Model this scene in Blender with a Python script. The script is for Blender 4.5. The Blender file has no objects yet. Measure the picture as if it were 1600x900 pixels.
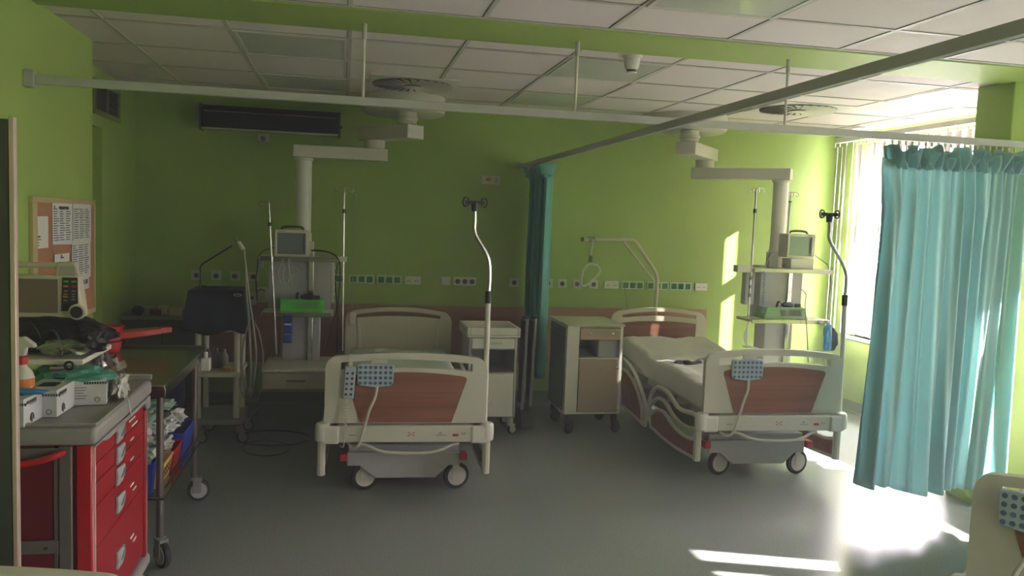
import bpy, bmesh, math, random
from mathutils import Vector, Matrix, noise
random.seed(7)
PI = math.pi
S = bpy.context.scene
COL = S.collection

# ------------------------------------------------------------------ camera
YAW, PITCH, ROLL, FPX, CH = 0.20372, 0.08034, 0.0379, 1283.2, 1.65
fw = Vector((math.sin(YAW)*math.cos(PITCH), math.cos(YAW)*math.cos(PITCH), -math.sin(PITCH)))
rt = Vector((math.cos(YAW), -math.sin(YAW), 0)); up = rt.cross(fw)
rt, up = rt*math.cos(ROLL)+up*math.sin(ROLL), up*math.cos(ROLL)-rt*math.sin(ROLL)
CAMP = Vector((0, 0, CH))
cd = bpy.data.cameras.new('camera'); cam = bpy.data.objects.new('camera', cd); COL.objects.link(cam)
M4 = Matrix((rt, up, -fw)).transposed().to_4x4(); M4.translation = CAMP
cam.matrix_world = M4
cd.sensor_width = 36; cd.lens = FPX*36/1600; cd.clip_start = 0.05
S.camera = cam

def P(x, y, ax, v):
    """the point of the plane ax = v that the photograph shows at pixel x, y"""
    d = rt*((x-800)/FPX) - up*((y-450)/FPX) + fw
    i = 'XYZ'.index(ax)
    return CAMP + d*((v-CAMP[i])/d[i])

# ------------------------------------------------------------------ materials
def lin(c):
    return tuple((x/255/12.92 if x/255 <= .04045 else ((x/255+.055)/1.055)**2.4) for x in c)
MATS = {}
def mat(name, rgb, rough=.5, metal=0, var=.04, scale=20, bump=0, coat=0, spec=.5, trans=0, alpha=1):
    m = bpy.data.materials.new(name); m.use_nodes = True
    nt = m.node_tree; b = nt.nodes['Principled BSDF']
    c = lin(rgb)
    tc = nt.nodes.new('ShaderNodeTexCoord'); nz = nt.nodes.new('ShaderNodeTexNoise')
    nz.inputs['Scale'].default_value = scale; nz.inputs['Detail'].default_value = 3
    nt.links.new(tc.outputs['Object'], nz.inputs['Vector'])
    cr = nt.nodes.new('ShaderNodeValToRGB')
    cr.color_ramp.elements[0].position = .3; cr.color_ramp.elements[1].position = .7
    cr.color_ramp.elements[0].color = tuple(x*(1-var) for x in c)+(1,)
    cr.color_ramp.elements[1].color = tuple(min(1, x*(1+var)) for x in c)+(1,)
    nt.links.new(nz.outputs['Fac'], cr.inputs['Fac'])
    nt.links.new(cr.outputs['Color'], b.inputs['Base Color'])
    b.inputs['Roughness'].default_value = rough; b.inputs['Metallic'].default_value = metal
    b.inputs['Coat Weight'].default_value = coat; b.inputs['Specular IOR Level'].default_value = spec
    b.inputs['Transmission Weight'].default_value = trans
    b.inputs['Alpha'].default_value = alpha
    if bump:
        bp = nt.nodes.new('ShaderNodeBump'); bp.inputs['Strength'].default_value = bump; bp.inputs['Distance'].default_value = .01
        nt.links.new(nz.outputs['Fac'], bp.inputs['Height']); nt.links.new(bp.outputs['Normal'], b.inputs['Normal'])
    MATS[name] = m
    return m
def wood(name, c1, c2, rough=.45, axis=0, scale=3):
    m = mat(name, c1, rough)
    nt = m.node_tree; b = nt.nodes['Principled BSDF']
    tc = nt.nodes.new('ShaderNodeTexCoord'); mp = nt.nodes.new('ShaderNodeMapping')
    s = [scale*9]*3; s[axis] = scale*.35; mp.inputs['Scale'].default_value = s
    nz = nt.nodes.new('ShaderNodeTexNoise'); nz.inputs['Scale'].default_value = 1; nz.inputs['Detail'].default_value = 6
    nz.inputs['Distortion'].default_value = .5
    cr = nt.nodes.new('ShaderNodeValToRGB'); cr.color_ramp.elements[0].position = .3; cr.color_ramp.elements[1].position = .72
    cr.color_ramp.elements[0].color = lin(c2)+(1,); cr.color_ramp.elements[1].color = lin(c1)+(1,)
    nt.links.new(tc.outputs['Object'], mp.inputs['Vector']); nt.links.new(mp.outputs['Vector'], nz.inputs['Vector'])
    nt.links.new(nz.outputs['Fac'], cr.inputs['Fac']); nt.links.new(cr.outputs['Color'], b.inputs['Base Color'])
    return m
def cloth(name, rgb, tr=.5, trgb=None, sheen=0):
    m = bpy.data.materials.new(name); m.use_nodes = True; nt = m.node_tree
    nt.nodes.remove(nt.nodes['Principled BSDF'])
    out = nt.nodes['Material Output']
    d = nt.nodes.new('ShaderNodeBsdfDiffuse'); t = nt.nodes.new('ShaderNodeBsdfTranslucent'); mx = nt.nodes.new('ShaderNodeMixShader')
    w = nt.nodes.new('ShaderNodeTexNoise'); w.inputs['Scale'].default_value = 6
    cr = nt.nodes.new('ShaderNodeValToRGB'); c = lin(rgb)
    cr.color_ramp.elements[0].color = tuple(x*.95 for x in c)+(1,); cr.color_ramp.elements[1].color = tuple(min(1, x*1.04) for x in c)+(1,)
    nt.links.new(w.outputs['Fac'], cr.inputs['Fac']); nt.links.new(cr.outputs['Color'], d.inputs['Color'])
    t.inputs['Color'].default_value = lin(trgb or rgb)+(1,)
    mx.inputs['Fac'].default_value = tr
    nt.links.new(d.outputs[0], mx.inputs[1]); nt.links.new(t.outputs[0], mx.inputs[2]); nt.links.new(mx.outputs[0], out.inputs['Surface'])
    return m
def clear(name, tint=(235, 240, 240), tfac=.85, rough=.08):
    m = bpy.data.materials.new(name); m.use_nodes = True; nt = m.node_tree
    nt.nodes.remove(nt.nodes['Principled BSDF'])
    out = nt.nodes['Material Output']
    a = nt.nodes.new('ShaderNodeBsdfTransparent'); g = nt.nodes.new('ShaderNodeBsdfGlossy'); mx = nt.nodes.new('ShaderNodeMixShader')
    a.inputs['Color'].default_value = lin(tint)+(1,); g.inputs['Roughness'].default_value = rough
    g.inputs['Color'].default_value = (.9, .9, .9, 1); mx.inputs['Fac'].default_value = 1-tfac
    nt.links.new(a.outputs[0], mx.inputs[1]); nt.links.new(g.outputs[0], mx.inputs[2]); nt.links.new(mx.outputs[0], out.inputs['Surface'])
    return m

GREEN = mat('lime_green_wall_paint', (158, 184, 96), .6, var=.03, scale=3, bump=.02)
CEILT = mat('mineral_ceiling_tile', (234, 224, 222), .8, var=.02, scale=60, bump=.05)
TBAR = mat('ceiling_grid_metal', (200, 197, 190), .5)
FLOORM = mat('grey_vinyl_floor', (128, 138, 130), .27, var=.10, scale=140, spec=.3)
COVE = mat('grey_green_vinyl_skirting', (112, 128, 108), .4)
DADO = wood('brown_laminate_dado', (172, 130, 104), (156, 114, 90), .5, 0, 1.2)
WHITE = mat('white_enamel', (218, 216, 208), .35, var=.02)
OFFW = mat('off_white_plastic', (205, 202, 190), .4, var=.02)
CREAM = mat('cream_plastic', (200, 192, 172), .42, var=.02)
GREY = mat('grey_plastic', (130, 130, 128), .5)
LGREY = mat('light_grey_panel', (172, 172, 172), .5)
DGREY = mat('dark_grey_plastic', (46, 46, 48), .5)
BLACK = mat('black_plastic', (18, 19, 20), .4)
RUBBER = mat('black_rubber', (26, 27, 28), .7)
CHROME = mat('chrome_tube', (205, 205, 205), .18, 1, var=.02)
STEEL = mat('stainless_steel', (150, 148, 142), .22, 1, var=.05, scale=6)
ALU = mat('aluminium_rail', (168, 170, 162), .4, .3, var=.02)
RAILM = mat('grey_painted_rail', (182, 184, 178), .5, 0)
RED = mat('glossy_red_plastic', (190, 26, 32), .3, var=.05, coat=.3)
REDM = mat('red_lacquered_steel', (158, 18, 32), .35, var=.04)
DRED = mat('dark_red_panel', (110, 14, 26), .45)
TRAYG = mat('grey_cart_top', (150, 147, 143), .5)
CARTF = mat('grey_cart_frame', (118, 112, 104), .45, .2)
BEDWOOD = wood('brown_wood_inlay', (156, 104, 82), (118, 72, 54), .45, 0, 2.6)
BEIGE = mat('beige_laminate', (178, 158, 136), .5, var=.03)
MINT = mat('pale_mint_sheet', (196, 210, 198), .8, var=.03, bump=.2, scale=9)
SHEET = mat('white_bed_sheet', (205, 203, 198), .85, var=.03, bump=.25, scale=9)
TEAL = cloth('teal_curtain_cloth', (190, 214, 214), .55, (184, 224, 226))
TEALS = cloth('teal_curtain_cloth_thick', (132, 196, 194), .3, (110, 192, 190))
SLATM = cloth('white_blind_fabric', (200, 192, 188), .03, (235, 228, 220))
GLASSM = clear('window_glass', (245, 250, 248), .93, .02)
BAGCLR = clear('clear_crumpled_film', (225, 228, 228), .72, .15)
NAVY = mat('dark_navy_cover_cloth', (12, 24, 40), .7, var=.2, bump=.3, scale=12)
NAVYB = mat('navy_blue_plastic', (26, 48, 110), .5)
BLUE = mat('blue_basket_plastic', (38, 60, 165), .45)
YEL = mat('yellow_basket_plastic', (216, 178, 96), .45)
SKY = mat('light_blue_glove', (70, 140, 190), .5)
PAPER = mat('white_paper', (222, 222, 220), .8, var=.02)
INK = mat('dark_ink', (60, 60, 64), .8)
CORK = mat('brown_cork', (176, 124, 92), .9, var=.12, scale=90)
FRAMEW = mat('pale_wood_frame', (196, 180, 130), .5)
LIME = mat('bright_green_plastic', (78, 190, 50), .35)
DKGREEN = mat('dull_green_plastic', (120, 160, 110), .4)
GRNSOCK = mat('green_socket_plastic', (20, 120, 62), .4)
BROWNS = mat('brown_socket_plastic', (70, 48, 40), .4)
SCREEN = mat('switched_off_screen', (98, 104, 112), .25)
SCREENB = mat('switched_off_beige_screen', (122, 106, 92), .3)
SCREENG = mat('green_grey_screen', (130, 150, 138), .25)
KEYP = mat('pale_blue_keypad', (176, 192, 205), .4)
KEYB = mat('blue_keypad_print', (72, 104, 138), .5)
ORANGE = mat('orange_label', (214, 130, 50), .5)
TUBE = mat('clear_grey_tubing', (140, 138, 120), .35)
GCLOTH = mat('green_surgical_cloth', (90, 165, 145), .8, bump=.3, scale=14)
DIFFUS = mat('luminaire_diffuser', (206, 206, 202), .32, var=.01, spec=.7, coat=.15)
mat('dull_mint_film', (142, 168, 154), .4, bump=.3, scale=20)
LIGHTCLOTH = mat('pale_packaging_film', (190, 190, 184), .25, var=.2, scale=30, bump=.4)

# speckled floor
nt = FLOORM.node_tree
for n in nt.nodes:
    if n.type == 'VALTORGB':
        n.color_ramp.elements[0].color = lin((118, 126, 119))+(1,)
        n.color_ramp.elements[1].color = lin((150, 157, 151))+(1,)

# ------------------------------------------------------------------ builders
W = {}
class MB:
    def __init__(s): s.bm = bmesh.new(); s.mi = 0
    def m(s, i): s.mi = i; return s
    def _f(s, vs):
        try:
            f = s.bm.faces.new(vs); f.material_index = s.mi; f.smooth = True; return f
        except ValueError: return None
    def hexa(s, c):
        v = [s.bm.verts.new(p) for p in c]
        for q in ((0,3,2,1),(4,5,6,7),(0,1,5,4),(1,2,6,5),(2,3,7,6),(3,0,4,7)): s._f([v[i] for i in q])
        return s
    def bx(s, x0, x1, y0, y1, z0, z1):
        return s.hexa([(x0,y0,z0),(x1,y0,z0),(x1,y1,z0),(x0,y1,z0),(x0,y0,z1),(x1,y0,z1),(x1,y1,z1),(x0,y1,z1)])
    def box(s, c, d, rz=0, rx=0, ry=0):
        R = Matrix.Rotation(rz,3,'Z')@Matrix.Rotation(ry,3,'Y')@Matrix.Rotation(rx,3,'X'); c = Vector(c)
        x,y,z = d[0]/2,d[1]/2,d[2]/2
        return s.hexa([c+R@Vector(p) for p in ((-x,-y,-z),(x,-y,-z),(x,y,-z),(-x,y,-z),(-x,-y,z),(x,-y,z),(x,y,z),(-x,y,z))])
    def ring(s, c, ax, r, n, r2=None):
        ax = Vector(ax).normalized(); a = ax.orthogonal().normalized(); b = ax.cross(a)
        return [s.bm.verts.new(Vector(c)+a*r*math.cos(2*PI*i/n)+b*(r2 or r)*math.sin(2*PI*i/n)) for i in range(n)]
    def join(s, A, B):
        n = len(A)
        for i in range(n): s._f([A[i], A[(i+1)%n], B[(i+1)%n], B[i]])
    def cyl(s, p, q, r, r2=None, n=16, cap=True):
        p, q = Vector(p), Vector(q); ax = q-p
        A = s.ring(p, ax, r, n); B = s.ring(q, ax, r if r2 is None else r2, n); s.join(A, B)
        if cap: s._f(A[::-1]); s._f(B)
        return s
    def tube(s, pts, r, n=8, closed=False, cap=True):
        pts = [Vector(p) for p in pts]; k = len(pts); rs = []; a = None
        for i in range(k):
            if closed: t = pts[(i+1)%k]-pts[i-1]
            else: t = pts[min(i+1,k-1)]-pts[max(i-1,0)]
            if t.length < 1e-9: t = Vector((0,0,1))
            t.normalize()
            a = t.orthogonal().normalized() if a is None else (a-t*a.dot(t)).normalized()
            b = t.cross(a); rr = r[i] if isinstance(r, (list, tuple)) else r
            rs.append([s.bm.verts.new(pts[i]+a*rr*math.cos(2*PI*j/n)+b*rr*math.sin(2*PI*j/n)) for j in range(n)])
        for i in range(k-1): s.join(rs[i], rs[i+1])
        if closed: s.join(rs[-1], rs[0])
        elif cap: s._f(rs[0][::-1]); s._f(rs[-1])
        return s
    def lathe(s, prof, c, n=24, sx=1, sy=1, ax=None):
        c = Vector(c); rows = []
        R = Vector((0,0,1)).rotation_difference(Vector(ax)).to_matrix() if ax else Matrix.Identity(3)
        for r, z in prof:
            rows.append([s.bm.verts.new(c+R@Vector((r*sx*math.cos(2*PI*i/n), r*sy*math.sin(2*PI*i/n), z))) for i in range(n)])
        for a, b in zip(rows, rows[1:]): s.join(a, b)
        s._f(rows[0][::-1]); s._f(rows[-1]); return s
    def prism(s, pts, ax, a, b):
        def mk(u, v, w):
            return {'X': (w,u,v), 'Y': (u,w,v), 'Z': (u,v,w)}[ax]
        A = [s.bm.verts.new(mk(u,v,a)) for u,v in pts]; B = [s.bm.verts.new(mk(u,v,b)) for u,v in pts]
        s.join(A, B); s._f(A[::-1]); s._f(B); return s
    def band(s, xs, lo, hi, y0, y1, ax='Y'):
        """solid between two curves lo(x), hi(x) for x in xs, thick from y0 to y1"""
        R = []
        for x in xs:
            l, h = lo(x), hi(x)
            q = [(x,y0,l),(x,y1,l),(x,y1,h),(x,y0,h)]
            if ax == 'X': q = [(b,a,c) for a,b,c in q]
            R.append([s.bm.verts.new(p) for p in q])
        for a, b in zip(R, R[1:]): s.join(a, b)
        s._f(R[0][::-1]); s._f(R[-1]); return s
    def sheet(s, nu, nv, fn):
        g = [[s.bm.verts.new(fn(i/nu, j/nv)) for j in range(nv+1)] for i in range(nu+1)]
        for i in range(nu):
            for j in range(nv): s._f([g[i][j], g[i+1][j], g[i+1][j+1], g[i][j+1]])
        return s
    def blob(s, c, d, seed=0, amp=.25, fr=2.5, sub=3, rz=0):
        t = bmesh.new(); bmesh.ops.create_icosphere(t, subdivisions=sub, radius=.5)
        R = Matrix.Rotation(rz,3,'Z'); vm = {}
        for v in t.verts:
            k = 1+amp*(noise.noise(v.co*fr*2+Vector((seed*7.1,3,1)))+.6*noise.noise(v.co*fr*5+Vector((seed,0,9))))
            p = v.co*k; p = R@Vector((p.x*d[0], p.y*d[1], max(p.z,-.42)*d[2])); vm[v] = s.bm.verts.new(Vector(c)+p)
        for f in t.faces: s._f([vm[v] for v in f.verts])
        t.free(); return s
    def build(s, name, mats, parent=None, bevel=0, seg=2, sharp=35, label=None, solid=0, subsurf=0):
        me = bpy.data.meshes.new(name)
        bmesh.ops.recalc_face_normals(s.bm, faces=s.bm.faces)
        if parent is not None: s.bm.transform(W[parent].inverted())
        s.bm.to_mesh(me); s.bm.free()
        for m in (mats if isinstance(mats, (list, tuple)) else [mats]): me.materials.append(m)
        me.set_sharp_from_angle(angle=math.radians(sharp))
        o = bpy.data.objects.new(name, me); COL.objects.link(o)
        if parent is not None: o.parent = parent; W[o] = W[parent]
        else: W[o] = Matrix.Identity(4)
        if solid:
            md = o.modifiers.new('t', 'SOLIDIFY'); md.thickness = solid; md.offset = 0
        if bevel:
            md = o.modifiers.new('b', 'BEVEL'); md.width = bevel; md.segments = seg; md.limit_method = 'ANGLE'; md.angle_limit = math.radians(40)
        if subsurf:
            md = o.modifiers.new('s', 'SUBSURF'); md.levels = subsurf; md.render_levels = subsurf
        if label: o['label'] = label
        return o
def tag(o, label, cat, group=None):
    o['label'] = label; o['category'] = cat
    if group: o['group'] = group
    return o
def thing(name, label, cat, loc=(0,0,0), rz=0, group=None):
    o = bpy.data.objects.new(name, None); COL.objects.link(o); o.location = loc; o.rotation_euler = (0,0,rz)
    W[o] = Matrix.Translation(loc)@Matrix.Rotation(rz,4,'Z')
    return tag(o, label, cat, group)
def struct(o): o['kind'] = 'structure'; return o
def kids(o): return [c for c in bpy.data.objects if c.parent == o]
def copy_tree(o, parent=None):
    c = o.copy(); COL.objects.link(c)
    if parent is not None: c.parent = parent
    for ch in kids(o): copy_tree(ch, c)
    return c
def smooth_path(pts, n=8):
    pts = [Vector(p) for p in pts]; out = []
    for i in range(len(pts)-1):
        p0, p1, p2, p3 = pts[max(i-1,0)], pts[i], pts[i+1], pts[min(i+2,len(pts)-1)]
        for k in range(n):
            t = k/n
            out.append(.5*((2*p1)+(p2-p0)*t+(2*p0-5*p1+4*p2-p3)*t*t+(3*p1-p0-3*p2+p3)*t**3))
    out.append(pts[-1]); return out
def coil(p, q, r, turns, n=10):
    p, q = Vector(p), Vector(q); ax = (q-p).normalized(); a = ax.orthogonal().normalized(); b = ax.cross(a)
    N = turns*n
    return [p+(q-p)*(i/N)+(a*math.cos(2*PI*i/n)+b*math.sin(2*PI*i/n))*r for i in range(N+1)]
def lerp(a, b, t): return a+(b-a)*t

# ------------------------------------------------------------------ the room
XL, XR2, XR, YB, YF, ZC = -1.442, -1.69, 4.69, 7.3, -3.0, 2.6
struct(MB().bx(-2.2, 5.2, YF-.1, YB+.2, -.1, 0).build('floor', FLOORM))
struct(MB().bx(-2.2, 5.2, YF-.1, YB+.2, ZC, ZC+.1).build('ceiling', CEILT))
struct(MB().bx(-2.0, XR+.3, YB, YB+.2, 0, ZC).build('wall_back', GREEN))
struct(MB().bx(-2.0, XR+.3, YF-.1, YF, 0, ZC).build('wall_front', GREEN))
struct(MB().bx(-2.0, XL, YF, 5.213, 0, ZC).build('wall_left', GREEN))
# recess wall with a doorway
b = MB(); b.bx(-2.0, XR2, 6.33, YB, 0, ZC); b.bx(-2.0, XR2, 5.213, 6.33, 2.2, ZC); b.bx(-2.0, XR2, 5.213, 5.35, 0, 2.2)
struct(b.build('wall_recess', GREEN))
d = struct(MB().bx(-1.80, -1.755, 5.35, 6.33, 0, 2.2).build('door_1', GREEN, bevel=.004))
MB().cyl((-1.755,6.2,1.05),(-1.71,6.2,1.05),.01).cyl((-1.71,6.2,1.05),(-1.71,6.08,1.05),.01).build('door_handle', CHROME, d)
# right wall, two window openings and an unseen third added for fill light
W1 = (4.55, 6.99, .70, 2.50); W2 = (.4, 3.97, .70, 2.03); W3_FILL = (-2.2, -1.1, .70, 2.00)
def wallseg(b, y0, y1, z0, z1): b.bx(XR, XR+.28, y0, y1, z0, z1)
b = MB()
wallseg(b, YF, W3_FILL[0], 0, ZC); wallseg(b, W3_FILL[1], W2[0], 0, ZC); wallseg(b, W2[1], W1[0], 0, ZC); wallseg(b, W1[1], YB, 0, ZC)
for w in (W1, W2, W3_FILL): wallseg(b, w[0], w[1], 0, w[2]); wallseg(b, w[0], w[1], w[3], ZC)
struct(b.build('wall_right', GREEN))
struct(MB().bx(3.87, XR, 4.255, 4.55, 0, ZC).build('wall_pillar', GREEN, bevel=.006))
for i, w in enumerate((W1, W2, W3_FILL)):
    fr = MB(); x0, x1 = XR+.12, XR+.18; t = .06
    fr.bx(x0,x1,w[0],w[1],w[2],w[2]+t); fr.bx(x0,x1,w[0],w[1],w[3]-t,w[3]); fr.bx(x0,x1,w[0],w[0]+t,w[2]+t,w[3]-t); fr.bx(x0,x1,w[1]-t,w[1],w[2]+t,w[3]-t)
    if i == 0:
        fr.bx(x0,x1,w[0]+t,w[1]-t,1.78,1.92)
        for yy in (5.36, 6.18): fr.bx(x0,x1,yy-.035,yy+.035,w[2]+t,w[3]-t)
    else:
        for yy in ((1.5, 2.25, 3.25) if i == 1 else (-1.65,)): fr.bx(x0,x1,yy-.03,yy+.03,w[2]+t,w[3]-t)
    wi = struct(fr.build('window_%d' % (i+1), WHITE, bevel=.004))  # the last window is out of view, added so floor bounce brightens the ceiling
    MB().bx(x0+.025, x0+.031, w[0]+t, w[1]-t, w[2]+t, w[3]-t).build('window_pane', GLASSM, wi)
    MB().bx(XR-.14, XR+.12, w[0]-.04, w[1]+.03, w[2]-.035, w[2]).build('window_sill', WHITE, wi, bevel=.006) if i else \
        MB().bx(XR-.02, XR+.12, w[0], w[1], w[2]-.03, w[2]).build('window_sill', WHITE, wi, bevel=.006)
# beam (flush green strip), ceiling grid, skirting, dado
struct(MB().bx(XL, XR, 3.913, 4.355, ZC-.012, ZC).build('trim_1', GREEN))
g = MB(); gx = [.008+.6175*k for k in range(-3, 8)]
gy1 = [4.37, 4.60, 5.265, 5.93, 6.59, 7.25]; gy0 = [3.9, 3.452, 2.80, 2.14, 1.48, .82, .16, -.5, -1.16, -1.82, -2.48]
for x in gx:
    x0 = XL if False else x
    g.bx(x-.011, x+.011, 4.355, YB, ZC-.004, ZC) if x > XR2 and x < XR else None
    if XL < x < XR: g.bx(x-.011, x+.011, YF, 3.913, ZC-.004, ZC)
for y in gy1: g.bx(XR2 if y > 5.3 else XL, XR, y-.011, y+.011, ZC-.0045, ZC)
for y in gy0: g.bx(XL, XR, y-.011, y+.011, ZC-.0045, ZC)
g.m(1)  # tile gap and shadow line painted as a dark strip beside each bar
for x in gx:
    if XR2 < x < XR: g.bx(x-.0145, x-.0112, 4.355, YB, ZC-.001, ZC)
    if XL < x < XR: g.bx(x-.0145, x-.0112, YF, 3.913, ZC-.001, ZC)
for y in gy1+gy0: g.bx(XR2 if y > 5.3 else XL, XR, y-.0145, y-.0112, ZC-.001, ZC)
struct(g.build('trim_2', [TBAR, mat('tile_joint_shadow', (58, 54, 50), .9)]))
struct(MB().bx(-1.15, 3.42, YB-.012, YB, .367, .879).build('trim_3', DADO, bevel=.002))
def cove(b, pts):   # coved vinyl upstand along a polyline of wall foot points with inward normals
    for (x0,y0),(x1,y1),(nx,ny) in pts:
        prof = [(0,.10),(.004,.10),(.006,.04),(.015,.015),(.035,.003),(.035,0),(0,0)]
        A = [b.bm.verts.new((x0+nx*u,y0+ny*u,z)) for u,z in prof]; B = [b.bm.verts.new((x1+nx*u,y1+ny*u,z)) for u,z in prof]
        b.join(A,B); b._f(A[::-1]); b._f(B)
b = MB(); cove(b, [((-1.69,YB),(XR,YB),(0,-1))]); struct(b.build('baseboard_back', COVE))
b = MB(); cove(b, [((XR,4.55),(XR,YB),(-1,0))]); struct(b.build('baseboard_right', COVE))
b = MB(); cove(b, [((XL,YF),(XL,5.213),(1,0)), ((XR2,6.34),(XR2,YB),(1,0))]); struct(b.build('baseboard_left', COVE))

# window blinds: vertical slats hanging inside the windows
def blind(label, y0, y1, z0, z1, gaps, seed, x=4.53, ztop=2.50, opens=()):
    t = thing('window_blind', label, 'blind', (x, (y0+y1)/2, z0))
    MB().bx(x-.03, x+.03, y0-.02, y1, ztop, ztop+.045).build('head_rail', WHITE, t, bevel=.004)
    b = MB(); random.seed(seed); segs = []; y = y0
    for a, c in list(gaps)+[(y1, y1)]:
        if a-y > .02: segs.append((y, a))
        y = c
    for ya_, yb__ in segs:
        n = max(1, math.ceil((yb__-ya_)/.114))
        for k in range(n):
            w = (yb__-ya_)/n; y = ya_+k*w; dy = w+(.012 if k < n-1 else 0); dx = dy*math.tan(math.radians(random.uniform(*((12, 33) if y > 6.2 else (8, 20)))))
            if any(p < y+dy/2 < q for p, q in opens): dx, dy = .088, .092       # slats turned edge-on to the room
            zz = z0+random.uniform(0, .012)
            def fn(u, v, y=y, dx=dx, dy=dy, zz=zz):
                bow = .006*math.sin(PI*u)
                return (x-dx/2+dx*u+bow, y+dy*u, lerp(zz, ztop-.035, v))
            b.sheet(3, 4, fn)
            b.bx(x-.004, x+.004, y+.05, y+.06, ztop-.036, ztop)
    b.build('slats', SLATM, t)
    return t
blind('white vertical slat blind at the bright window behind the teal curtain', 4.60, 7.06, .74, 2.48,
      [(5.31,5.325), (5.86,5.875), (6.42,6.44), (6.952,6.958), (6.983,7.03)], 3, opens=[(4.76,4.94), (5.02,5.16), (5.9,6.02)])
blind('white vertical slat blind at the window beside the camera', .45, 4.00, .74, 2.08,
      [(2.62,2.67), (2.80,2.93), (3.84,3.925)], 5, ztop=2.10)

# ------------------------------------------------------------------ ceiling fittings
def lum(cx, y0, y1, label):
    x0, x1 = cx+.012, cx+.6055
    t = thing('ceiling_light', label, 'ceiling light', ((x0+x1)/2, (y0+y1)/2, ZC), group='square luminaires set in the ceiling grid')
    b = MB(); z = ZC-.008; f = .018
    b.bx(x0,x1,y0,y0+f,z,ZC); b.bx(x0,x1,y1-f,y1,z,ZC); b.bx(x0,x0+f,y0+f,y1-f,z,ZC); b.bx(x1-f,x1,y0+f,y1-f,z,ZC)
    b.build('frame', WHITE, t); MB().bx(x0+f,x1-f,y0+f,y1-f,ZC-.005,ZC).build('diffuser', DIFFUS, t)
lum(gx[2], 4.615, 5.25, 'unlit square ceiling light on the left, the one nearer the green strip')
lum(gx[2], 5.945, 6.575, 'unlit square ceiling light on the left, directly in front of the black wall unit')
lum(gx[5], 4.615, 5.25, 'unlit square ceiling light behind the smoke detector')
lum(gx[5], 5.945, 6.575, 'unlit square ceiling light between the two ceiling arms')
lum(gx[9], 4.615, 5.25, 'square ceiling light shining white with reflected window light')
lum(gx[5], 2.815, 3.44, 'square ceiling light at the top edge of the picture, in front of the green strip')

def diffuser(cx, cy, label):
    t = thing('ceiling_vent', label, 'air vent', (cx, cy, ZC), group='round swirl air vents in the ceiling')
    MB().bx(cx-.30,cx+.30,cy-.315,cy+.315,ZC-.008,ZC).build('plate', WHITE, t, bevel=.002)
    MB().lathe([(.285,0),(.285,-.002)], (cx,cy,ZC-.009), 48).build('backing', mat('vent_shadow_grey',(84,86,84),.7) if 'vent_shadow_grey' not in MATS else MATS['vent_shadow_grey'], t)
    b = MB(); n = 26
    for i in range(n):
        a = 2*PI*i/n; c, s = math.cos(a), math.sin(a); c2, s2 = math.cos(a+.165), math.sin(a+.165)
        p = lambda r, cc, ss, z: (cx+r*cc, cy+r*ss, ZC+z)
        b.hexa([p(.06,c,s,-.0135),p(.285,c,s,-.0135),p(.285,c2,s2,-.022),p(.06,c2,s2,-.015),p(.06,c,s,-.0115),p(.285,c,s,-.0115),p(.285,c2,s2,-.020),p(.06,c2,s2,-.013)])
    b.build('blades', OFFW, t)
    MB().lathe([(.068,-.0235),(.06,-.027),(.0001,-.027)], (cx,cy,ZC), 24).build('hub', OFFW, t)
diffuser(.455, 5.97, 'round swirl ceiling vent above the left ceiling arm')
diffuser(3.40, 5.85, 'round swirl ceiling vent above the right ceiling arm')

t = thing('smoke_detector', 'white cone shaped smoke detector on the green ceiling strip edge', 'smoke detector', (1.56, 4.47, ZC))
MB().lathe([(.055,0),(.055,-.012),(.046,-.014),(.042,-.05),(.034,-.075)], (1.56,4.47,ZC), 24).build('body', WHITE, t)
b = MB(); b.lathe([(.026,-.075),(.026,-.088)], (1.56,4.47,ZC), 16)
b.build('sensor_slots', DGREY, t)
MB().lathe([(.032,-.089),(.028,-.096)], (1.56,4.47,ZC), 20).build('cap', WHITE, t)

# curtain rails
YR, ZR = 4.18, 2.199
t = thing('curtain_rail', 'long grey curtain rail crossing the room parallel to the back wall', 'curtain rail', (XL, YR, ZR))
MB().bx(XL+.02, 4.66, YR-.012, YR+.012, ZR-.005, ZR+.035).build('track', RAILM, t, bevel=.002)
MB().bx(XL, XL+.045, YR-.02, YR+.02, ZR-.02, ZR+.055).build('wall_bracket', RAILM, t, bevel=.003)
for px, py in ((567,152),(898,176),(1226,194)):
    x = P(px, py, 'Y', YR).x
    h = MB().cyl((x,YR,ZR+.035),(x,YR,ZC-.02),.0075,n=10).build('hanger_rod', OFFW, t)
    MB().cyl((x,YR,ZC-.085),(x,YR,ZC-.012),.0115,n=12).build('rod_socket', RAILM, h)
XD = 1.555
t = thing('curtain_rail', 'grey curtain rail running from the back wall towards the camera', 'curtain rail', (XD, YB, 2.14))
MB().bx(XD-.012, XD+.012, -.5, YB-.02, 2.133, 2.170).build('track', RAILM, t, bevel=.002)
MB().bx(XD-.03, XD+.03, YB-.03, YB, 2.12, 2.19).build('wall_bracket', RAILM, t, bevel=.003)
MB().cyl((XD,.5,2.170),(XD,.5,ZC),.0075).build('hanger_rod', OFFW, t)
W
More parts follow.
